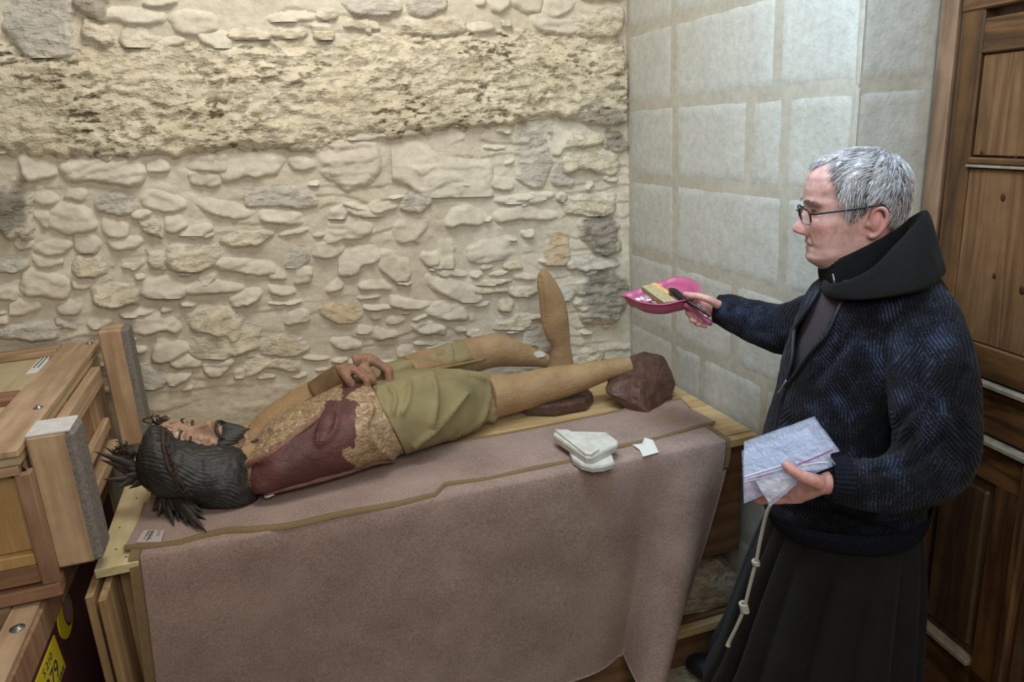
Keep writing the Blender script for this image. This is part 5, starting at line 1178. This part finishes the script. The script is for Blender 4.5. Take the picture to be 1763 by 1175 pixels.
def knit_mat():
    m, nt, b_ = new_mat('navy_knit', 0.95, 0.12)
    g = nt.nodes.new('ShaderNodeNewGeometry'); p = g.outputs['Position']
    vor = N(nt, 'ShaderNodeTexVoronoi', Scale=15.0); nt.links.new(p, vor.inputs['Vector'])
    sp = nt.nodes.new('ShaderNodeSeparateColor'); nt.links.new(vor.outputs['Color'], sp.inputs[0])
    an = N(nt, 'ShaderNodeMath', operation='MULTIPLY_ADD'); nt.links.new(sp.outputs[0], an.inputs[0]); an.inputs[1].default_value = 1.5; an.inputs[2].default_value = -0.2
    vr = N(nt, 'ShaderNodeVectorRotate', rotation_type='AXIS_ANGLE'); nt.links.new(p, vr.inputs['Vector']); vr.inputs['Axis'].default_value = tuple(PB_); nt.links.new(an.outputs[0], vr.inputs['Angle'])
    dt = N(nt, 'ShaderNodeVectorMath', operation='DOT_PRODUCT'); nt.links.new(vr.outputs[0], dt.inputs[0]); dt.inputs[1].default_value = tuple(PA*0.8+ZZ*0.6)
    f0 = noise(nt, p, 25, 2, 0.5)
    ad = N(nt, 'ShaderNodeMath', operation='MULTIPLY_ADD'); nt.links.new(dt.outputs['Value'], ad.inputs[0]); ad.inputs[1].default_value = 900.0
    f0m = N(nt, 'ShaderNodeMath', operation='MULTIPLY'); nt.links.new(f0, f0m.inputs[0]); f0m.inputs[1].default_value = 5.0; nt.links.new(f0m.outputs[0], ad.inputs[2])
    sn = N(nt, 'ShaderNodeMath', operation='SINE'); nt.links.new(ad.outputs[0], sn.inputs[0])
    rb1 = N(nt, 'ShaderNodeMath', operation='MULTIPLY_ADD'); nt.links.new(sn.outputs[0], rb1.inputs[0]); rb1.inputs[1].default_value = .5; rb1.inputs[2].default_value = .5
    fl = noise(nt, p, 330, 2, 0.6); pat = noise(nt, p, 13, 3, 0.55)
    base = ramp(nt, pat, [(0.42, lin((13, 13, 15))), (0.56, lin((21, 24, 34))), (0.70, lin((52, 62, 86)))])
    base = mix(nt, mix(nt, 1.0, ramp(nt, fl, [(0.50, (0, 0, 0)), (0.68, (.65, .65, .65))]), ramp(nt, pat, [(0.42, (.15, .15, .15)), (0.6, (1, 1, 1))]), 'MULTIPLY'), base, (*lin((84, 94, 118)), 1))
    c = mix(nt, ramp(nt, rb1.outputs[0], [(0.2, (.75, .75, .75)), (0.6, (0, 0, 0))]), base, (*lin((12, 12, 15)), 1))
    nt.links.new(c, b_.inputs['Base Color']); b_.inputs['Sheen Weight'].default_value = 0.04
    h = mix(nt, 0.25, rb1.outputs[0], fl); bump(nt, b_, h, 0.6, 0.005); return m
M['knit'] = knit_mat()
used, inv = np.unique(Fk, return_inverse=True)
card = mesh('cardigan', SWV[used], inv.reshape(-1, 4), M['knit'], person)
M['rib'] = plain_mat('navy_rib', (24, 26, 34), 0.95, 0.1, 0.4, 200, 0, .5)
def band(name, keys, steps, n, amp, freq, mat, parent):
    R = ploft(keys, steps, n); th = np.linspace(0, 2*math.pi, n, endpoint=False); o = []
    for r in R: c = r.mean(0); o.append(c+(r-c)*(1+amp*np.sin(th*freq))[:, None])
    V, F = loft(o, cap=False); return mesh(name, V, F, mat, parent)
band('waistband', [((1314, 838), (1606, 862), .208), ((1318, 852), (1602, 880), .209), ((1326, 866), (1594, 898), .200), ((1334, 866), (1588, 898), .188)], 24, 420, .006, 95, M['rib'], card)
def cuff(P, r0, parent):
    V, F = tube_vf(P, r0, 120, 16, True); n = 120; k = len(V)-2; R = V[:k].reshape(-1, n, 3); c = R.mean(1, keepdims=True); th = np.linspace(0, 2*math.pi, n, endpoint=False)
    R = c+(R-c)*(1+.03*np.sin(th*30))[None, :, None]; V, F = loft(list(R), cap=False); return mesh('cuff', V, F, M['rib'], parent)
cuff([PX(1262, 539, -.237), PX(1248, 535, -.243), PX(1234, 532, -.247)], [.047, .0435, .040], card)
cuff([PX(1460, 829, .364), PX(1440, 828, .371), PX(1423, 827, .379)], [.050, .046, .042], card)
# zip tapes along the open front
def surf_d(u, v):
    """depth of the cardigan surface towards the viewer at a photo point"""
    k = np.where(front)[0]; i = k[np.argmin((q[k, 0]-u)**2+(q[k, 1]-v)**2)]; return (SWV[i]-PO)@PB_
M['zip'] = plain_mat('zip_tape', (30, 32, 42), 0.6, 0.4, 0.2, 90)
Lz = [(1410, 500), (1396, 524), (1382, 546), (1369, 566), (1366, 585), (1364, 612), (1358, 640), (1352, 668)]
Rz = [(1452, 514), (1438, 545), (1424, 575), (1402, 600), (1384, 622), (1368, 645), (1352, 668)]
Dz = [(1352, 668), (1342, 700), (1334, 740), (1328, 790)]
for L in (Lz, Rz, Dz): tube('zip_tape', [PX(u, v, surf_d(u, v)+.004) for u, v in L], [[.005, .0035]]*len(L), M['zip'], card, 8, 40)
zp = tube('zip_pull', [PX(u, v, surf_d(1352, 668)+dd) for u, v, dd in ((1354, 655, .012), (1349, 663, .014), (1343, 673, .015), (1340, 677, .014))], [.0018, .0028, .0022, .003], M['steel'], card, 8, 14); zp['label'] = 'bright metal zip pull'
# black ribbed roll collar
R = ploft([((1412, 484), (1560, 436), .092), ((1409, 468), (1563, 406), .090), ((1411, 453), (1562, 378), .085), ((1426, 458), (1552, 394), .068)], 26, 240, p=2.1)
th = np.linspace(0, 2*math.pi, 240, endpoint=False); o_ = []
for r in R: c = r.mean(0); o_.append(c+(r-c)*(1+.012*np.sin(th*70))[:, None])
V, F = loft(o_, cap=False); cl_ = mesh('collar', V, F, M['collar'], person)
tube('zip_pull', [PX(1434, 472, .12), PX(1436, 482, .125), PX(1437, 491, .125)], [.002, .0026, .0022], M['steel'], cl_, 8, 12)
# hood lying round the shoulders
HR = [[(1420, 478, .03), (1432, 490, .13), (1494, 469, .165), (1545, 420, .14), (1594, 366, .03), (1575, 372, -.08), (1500, 420, -.13), (1440, 455, -.09)],
      [(1414, 484, .03), (1430, 500, .14), (1500, 486, .185), (1566, 448, .165), (1606, 384, .03), (1586, 400, -.10), (1500, 440, -.15), (1430, 465, -.10)],
      [(1412, 490, .03), (1432, 508, .145), (1500, 506, .20), (1580, 482, .185), (1618, 430, .03), (1600, 440, -.12), (1500, 460, -.16), (1426, 476, -.10)],
      [(1412, 496, .03), (1434, 514, .14), (1498, 516, .20), (1588, 500, .185), (1627, 470, .03), (1610, 470, -.12), (1500, 475, -.16), (1424, 484, -.10)],
      [(1420, 496, .03), (1440, 512, .12), (1498, 512, .17), (1580, 500, .15), (1610, 480, .03), (1590, 470, -.10), (1500, 475, -.14), (1430, 484, -.08)]]
inner = [[(1426, 480, .03), (1438, 490, .115), (1494, 472, .145), (1540, 426, .12), (1580, 380, .03), (1566, 384, -.07), (1500, 424, -.115), (1444, 458, -.08)],
         [(1430, 494, .03), (1444, 500, .09), (1494, 490, .11), (1530, 460, .09), (1552, 430, .02), (1540, 430, -.05), (1500, 450, -.08), (1446, 475, -.06)]]
keys = inner[::-1]+HR
def closed(Pts, n=120):
    P = np.array([PX(*p) for p in Pts]); m_ = len(P); E_ = np.concatenate([P[-2:], P, P[:3]]); C_ = catmull(E_, (m_+4)*20+1); return C_[40:40+m_*20]
K = np.array([closed(k) for k in keys]); K = np.stack([catmull(K[:, i], 50) for i in range(K.shape[1])], 1)
V, F = loft(list(K), cap=False); Fq = np.array(F); nn = vnormals(V, Fq)
V = V+nn*(0.003*fbm(V*14, 71, 3))[:, None]
mesh('hood', V, F, M['hood'], person)
# shoe
sho = remesh('shoe', [ellipsoid_vf(pl(1216, 1146, 2, 0.04)+[0.06, -.05, 0], (.06, .10, .045), rotz(0.75), 24, 14), ellipsoid_vf(pl(1216, 1146, 2, 0.04)+[0.0, 0.0, -.005], (.05, .07, .035), rotz(0.75), 24, 14)], [plain_mat('black_shoe', (24, 23, 24), 0.5, 0.4, 0.2)], 0.005, person, 2)
# knotted cord
M['cord'] = cloth_mat('pale_cord', (140, 136, 124), (176, 172, 158), 300)
cdp = [(1332, 860, .235), (1320, 885, .245), (1309, 930, .25), (1303, 962, .25), (1297, 985, .25), (1287, 1025, .25), (1281, 1050, .25), (1268, 1080, .25), (1256, 1104, .245), (1253, 1113, .245)]
cord = tube('cord', [PX(*p) for p in cdp], [.0042]*8+[.0046, .0062], M['cord'], person, 12, 70); cord['label'] = 'pale knotted rope cord'
def knot(u, v, d, nturn, r, h):
    c = PX(u, v, d); P = []
    for t in np.linspace(0, 1, nturn*14): P.append(c+PA*r*math.cos(t*nturn*2*math.pi)+PB_*r*math.sin(t*nturn*2*math.pi)+ZZ*h*(t-.5)-PA*h*.25*(t-.5))
    return tube('knot', P, .0036, M['cord'], cord, 8, nturn*28)
knot(1301, 969, .25, 2, .006, .010); knot(1281, 1046, .25, 4, .0075, .022)

# ================================================================== THINGS IN HIS HANDS
M['pink'] = plain_mat('pink_plastic', (172, 80, 116), 0.35, 0.5, 0.06)
rimL = [(1072, 509, -.29), (1084, 513, -.25), (1102, 521, -.205), (1125, 525, -.185), (1146, 525, -.18), (1168, 520, -.19), (1186, 516, -.215), (1200, 508, -.25), (1203, 496, -.29), (1190, 484, -.335), (1167, 479, -.355), (1150, 482, -.355), (1134, 489, -.35), (1103, 498, -.33), (1086, 504, -.31)]
rim = closed(rimL); rc = rim.mean(0)
def rg(s, dz): return rc+(rim-rc)*[s, s, s]+np.array([0, 0, dz])
keys = [rg(.2, -.040), rg(.62, -.040), rg(.82, -.034), rg(.93, -.014), rg(1.0, 0.0), rg(1.045, 0.001), rg(1.045, .003), rg(.985, .003), rg(.90, -.013), rg(.79, -.030), rg(.60, -.0355), rg(.2, -.0355)]
K = [keys[0]]
V, F = loft(keys); pan = mesh('dustpan', V, F, M['pink'], None)
tag(pan, 'pink heart-shaped plastic dustpan held out over the statue by the extended hand', 'dustpan')
tube('handle', [PX(1178, 524, -.205), PX(1192, 532, -.212), PX(1208, 546, -.216), PX(1222, 556, -.218), PX(1226, 557, -.22)], [[.008, .006], [.008, .006], [.0075, .006], [.0085, .007], [.005, .004]], M['pink'], pan, 14, 30)
M['bristle'] = plain_mat('pale_bristles', (160, 148, 112), 0.8, 0.2, 0.2, 120, 0, .5)
M['brushwood'] = plain_mat('brush_wood', (206, 156, 96), 0.55, 0.3, 0.12, 60)
M['black'] = plain_mat('black_lacquer', (24, 20, 20), 0.25, 0.5, 0.1)
def quadbox(name, c4, th, mat, parent, nrm):
    c4 = np.array(c4); b2 = c4-np.asarray(nrm)*th; V, F = loft([b2, c4]); return mesh(name, V, F, mat, parent, False)
br = empty('dust_brush', PX(1160, 512, -.25), 'hand brush with pale bristles and glossy black handle lying across the pink dustpan', 'brush')
up_ = ZZ*0.9+PB_*0.3; up_ /= np.linalg.norm(up_)
quadbox('bristles', [PX(1104, 493, -.30), PX(1123, 489, -.305), PX(1167, 518, -.225), PX(1143, 521, -.215)], .018, M['bristle'], br, up_)
quadbox('wooden_block', [PX(1120, 488, -.310), PX(1129, 487, -.312), PX(1157, 505, -.262), PX(1149, 507, -.255)], .012, M['brushwood'], br, up_)
tube('handle', [PX(1153, 499, -.265), PX(1160, 503, -.25), PX(1169, 510, -.235), PX(1178, 516, -.215), PX(1195, 526, -.195), PX(1210, 536, -.185), PX(1222, 545, -.18)], [.006, .0115, .012, .008, .0048, .0046, .003], M['black'], br, 16, 60)
for k, (u, v) in enumerate(((1098, 513), (1104, 512), (1111, 510), (1114, 514), (1119, 514), (1126, 517), (1131, 518), (1136, 519), (1108, 515))):
    c = PX(u, v, -.24-.003*k)-ZZ*.006; pts = [c+rng.normal(size=3)*[.0055, .0055, .0035] for _ in range(10)]
    o = hull('plaster_chip', pts, M['plaster'], None, .0005, 1, k)
    tag(o, 'small white plaster chip collected in the pink dustpan', 'debris', 'plaster chips in the dustpan')
# clear zip bags
def film(name, c1, alpha):
    m, nt, b_ = new_mat(name, 0.13, 0.6); b_.inputs['Base Color'].default_value = (*lin(c1), 1); b_.inputs['Alpha'].default_value = alpha
    g = nt.nodes.new('ShaderNodeNewGeometry'); n = noise(nt, g.outputs['Position'], 34, 4, 0.6, 1.5); bump(nt, b_, n, .9, .009); return m
M['film'] = film('clear_film', (205, 218, 250), .26); M['film2'] = film('clear_film_creased', (208, 220, 250), .32)
M['zipred'] = plain_mat('red_zip_line', (176, 84, 104), 0.5, 0.3, .1); M['zipwhite'] = plain_mat('white_zip_line', (226, 224, 232), 0.4, 0.4, .05)
M['tissue'] = plain_mat('white_flakes', (226, 220, 210), 0.9, 0.2, .1, 60, 0, .5)
def sheet(name, c4, d4, mat, parent, amp=.004, seed=0, n=(28, 22), th=.0012):
    A, B_, C_, D2 = [PX(u, v, d) for (u, v), d in zip(c4, d4)]
    S_, T_ = np.meshgrid(np.linspace(0, 1, n[0]), np.linspace(0, 1, n[1])); S_ = S_.ravel()[:, None]; T_ = T_.ravel()[:, None]
    P = A*(1-S_)*(1-T_)+B_*S_*(1-T_)+C_*S_*T_+D2*(1-S_)*T_
    P = P+PB_*(amp*fbm(P*22+seed*7, seed, 3, True))[:, None]
    F = grid_faces(*n); V = np.concatenate([P+PB_*th/2, P-PB_*th/2]); F2 = F[:, ::-1]+len(P); w, h = n
    bd = list(range(w))+[k*w+w-1 for k in range(1, h)]+[(h-1)*w+k for k in range(w-2, -1, -1)]+[k*w for k in range(h-2, 0, -1)]
    Rm = np.array([(bd[k], bd[(k+1) % len(bd)], bd[(k+1) % len(bd)]+len(P), bd[k]+len(P)) for k in range(len(bd))])
    return mesh(name, V, np.concatenate([F, F2, Rm]), mat, parent)
def strip(name, pts, r, mat, parent): return tube(name, [PX(*p) for p in pts], [[r, r*.5]]*len(pts), mat, parent, 6, 24)
b1 = tag(sheet('zip_bag', [(1277, 776), (1392, 735), (1440, 800), (1281, 867)], [.350, .340, .385, .400], M['film'], None, .003, 1), 'clear zip bag at the back of the stack, its corner hanging lowest', 'bag')
b2 = tag(sheet('zip_bag', [(1281, 760), (1402, 717), (1446, 776), (1281, 832)], [.355, .345, .396, .412], M['film2'], None, .005, 2), 'large clear folded zip bag with the topmost corner, above the thumb', 'bag')
strip('zip_line', [(1281, 822, .410), (1320, 810, .410), (1352, 801, .411)], .0022, M['zipwhite'], b2)
strip('zip_line', [(1282, 829, .410), (1320, 818, .410), (1352, 809, .411)], .0014, M['zipred'], b2)
b3 = tag(sheet('zip_bag', [(1362, 783), (1436, 762), (1424, 806), (1378, 812)], [.404, .400, .414, .420], M['film2'], None, .008, 3), 'crumpled clear zip bag with a red closing line, right of the thumb', 'bag')
strip('zip_line', [(1374, 800, .421), (1400, 790, .420), (1434, 775, .417)], .0014, M['zipred'], b3)
strip('zip_line', [(1380, 803, .421), (1404, 798, .420), (1424, 797, .418)], .0018, M['zipwhite'], b3)
b4 = tag(sheet('zip_bag', [(1300, 824), (1352, 806), (1373, 832), (1326, 872)], [.414, .414, .424, .424], M['film2'], None, .006, 4), 'narrow clear bag of white fragments hanging under the thumb', 'bag')
sheet('white_contents', [(1304, 830), (1350, 815), (1362, 833), (1325, 862)], [.410, .410, .417, .417], M['tissue'], b4, .006, 5, (16, 14), .006)

# ------------------------------------------------------------------ thin dust haze hanging over the statue
HB = (np.array([-2.3, -1.05, 0.90]), np.array([-0.02, -0.065, 2.1]))
V, F = box_vf(HB[0], HB[1], 0.001)
hm_ = bpy.data.materials.new('dust_haze'); hm_.use_nodes = True; nt = hm_.node_tree; nt.nodes.clear()
out = nt.nodes.new('ShaderNodeOutputMaterial'); pv = nt.nodes.new('ShaderNodeVolumePrincipled'); nt.links.new(pv.outputs[0], out.inputs['Volume'])
pv.inputs['Color'].default_value = (0.97, 0.88, 0.68, 1); pv.inputs['Anisotropy'].default_value = 0.2
g = nt.nodes.new('ShaderNodeNewGeometry'); sb = N(nt, 'ShaderNodeVectorMath', operation='SUBTRACT'); nt.links.new(g.outputs['Position'], sb.inputs[0]); sb.inputs[1].default_value = (-1.0, -0.5, 1.15)
dv_ = N(nt, 'ShaderNodeVectorMath', operation='DIVIDE'); nt.links.new(sb.outputs[0], dv_.inputs[0]); dv_.inputs[1].default_value = (1.15, 0.55, 0.75)
ln_ = N(nt, 'ShaderNodeVectorMath', operation='LENGTH'); nt.links.new(dv_.outputs[0], ln_.inputs[0])
mr = N(nt, 'ShaderNodeMapRange', interpolation_type='SMOOTHSTEP'); nt.links.new(ln_.outputs['Value'], mr.inputs['Value'])
mr.inputs['From Min'].default_value = 0.0; mr.inputs['From Max'].default_value = 1.0; mr.inputs['To Min'].default_value = HAZE; mr.inputs['To Max'].default_value = 0.0
nt.links.new(mr.outputs[0], pv.inputs['Density'])
hz = mesh('dust_haze', V, F, hm_, None, False); tag(hz, 'thin pale dust haze hanging in the air over the statue', 'haze', kind='stuff')
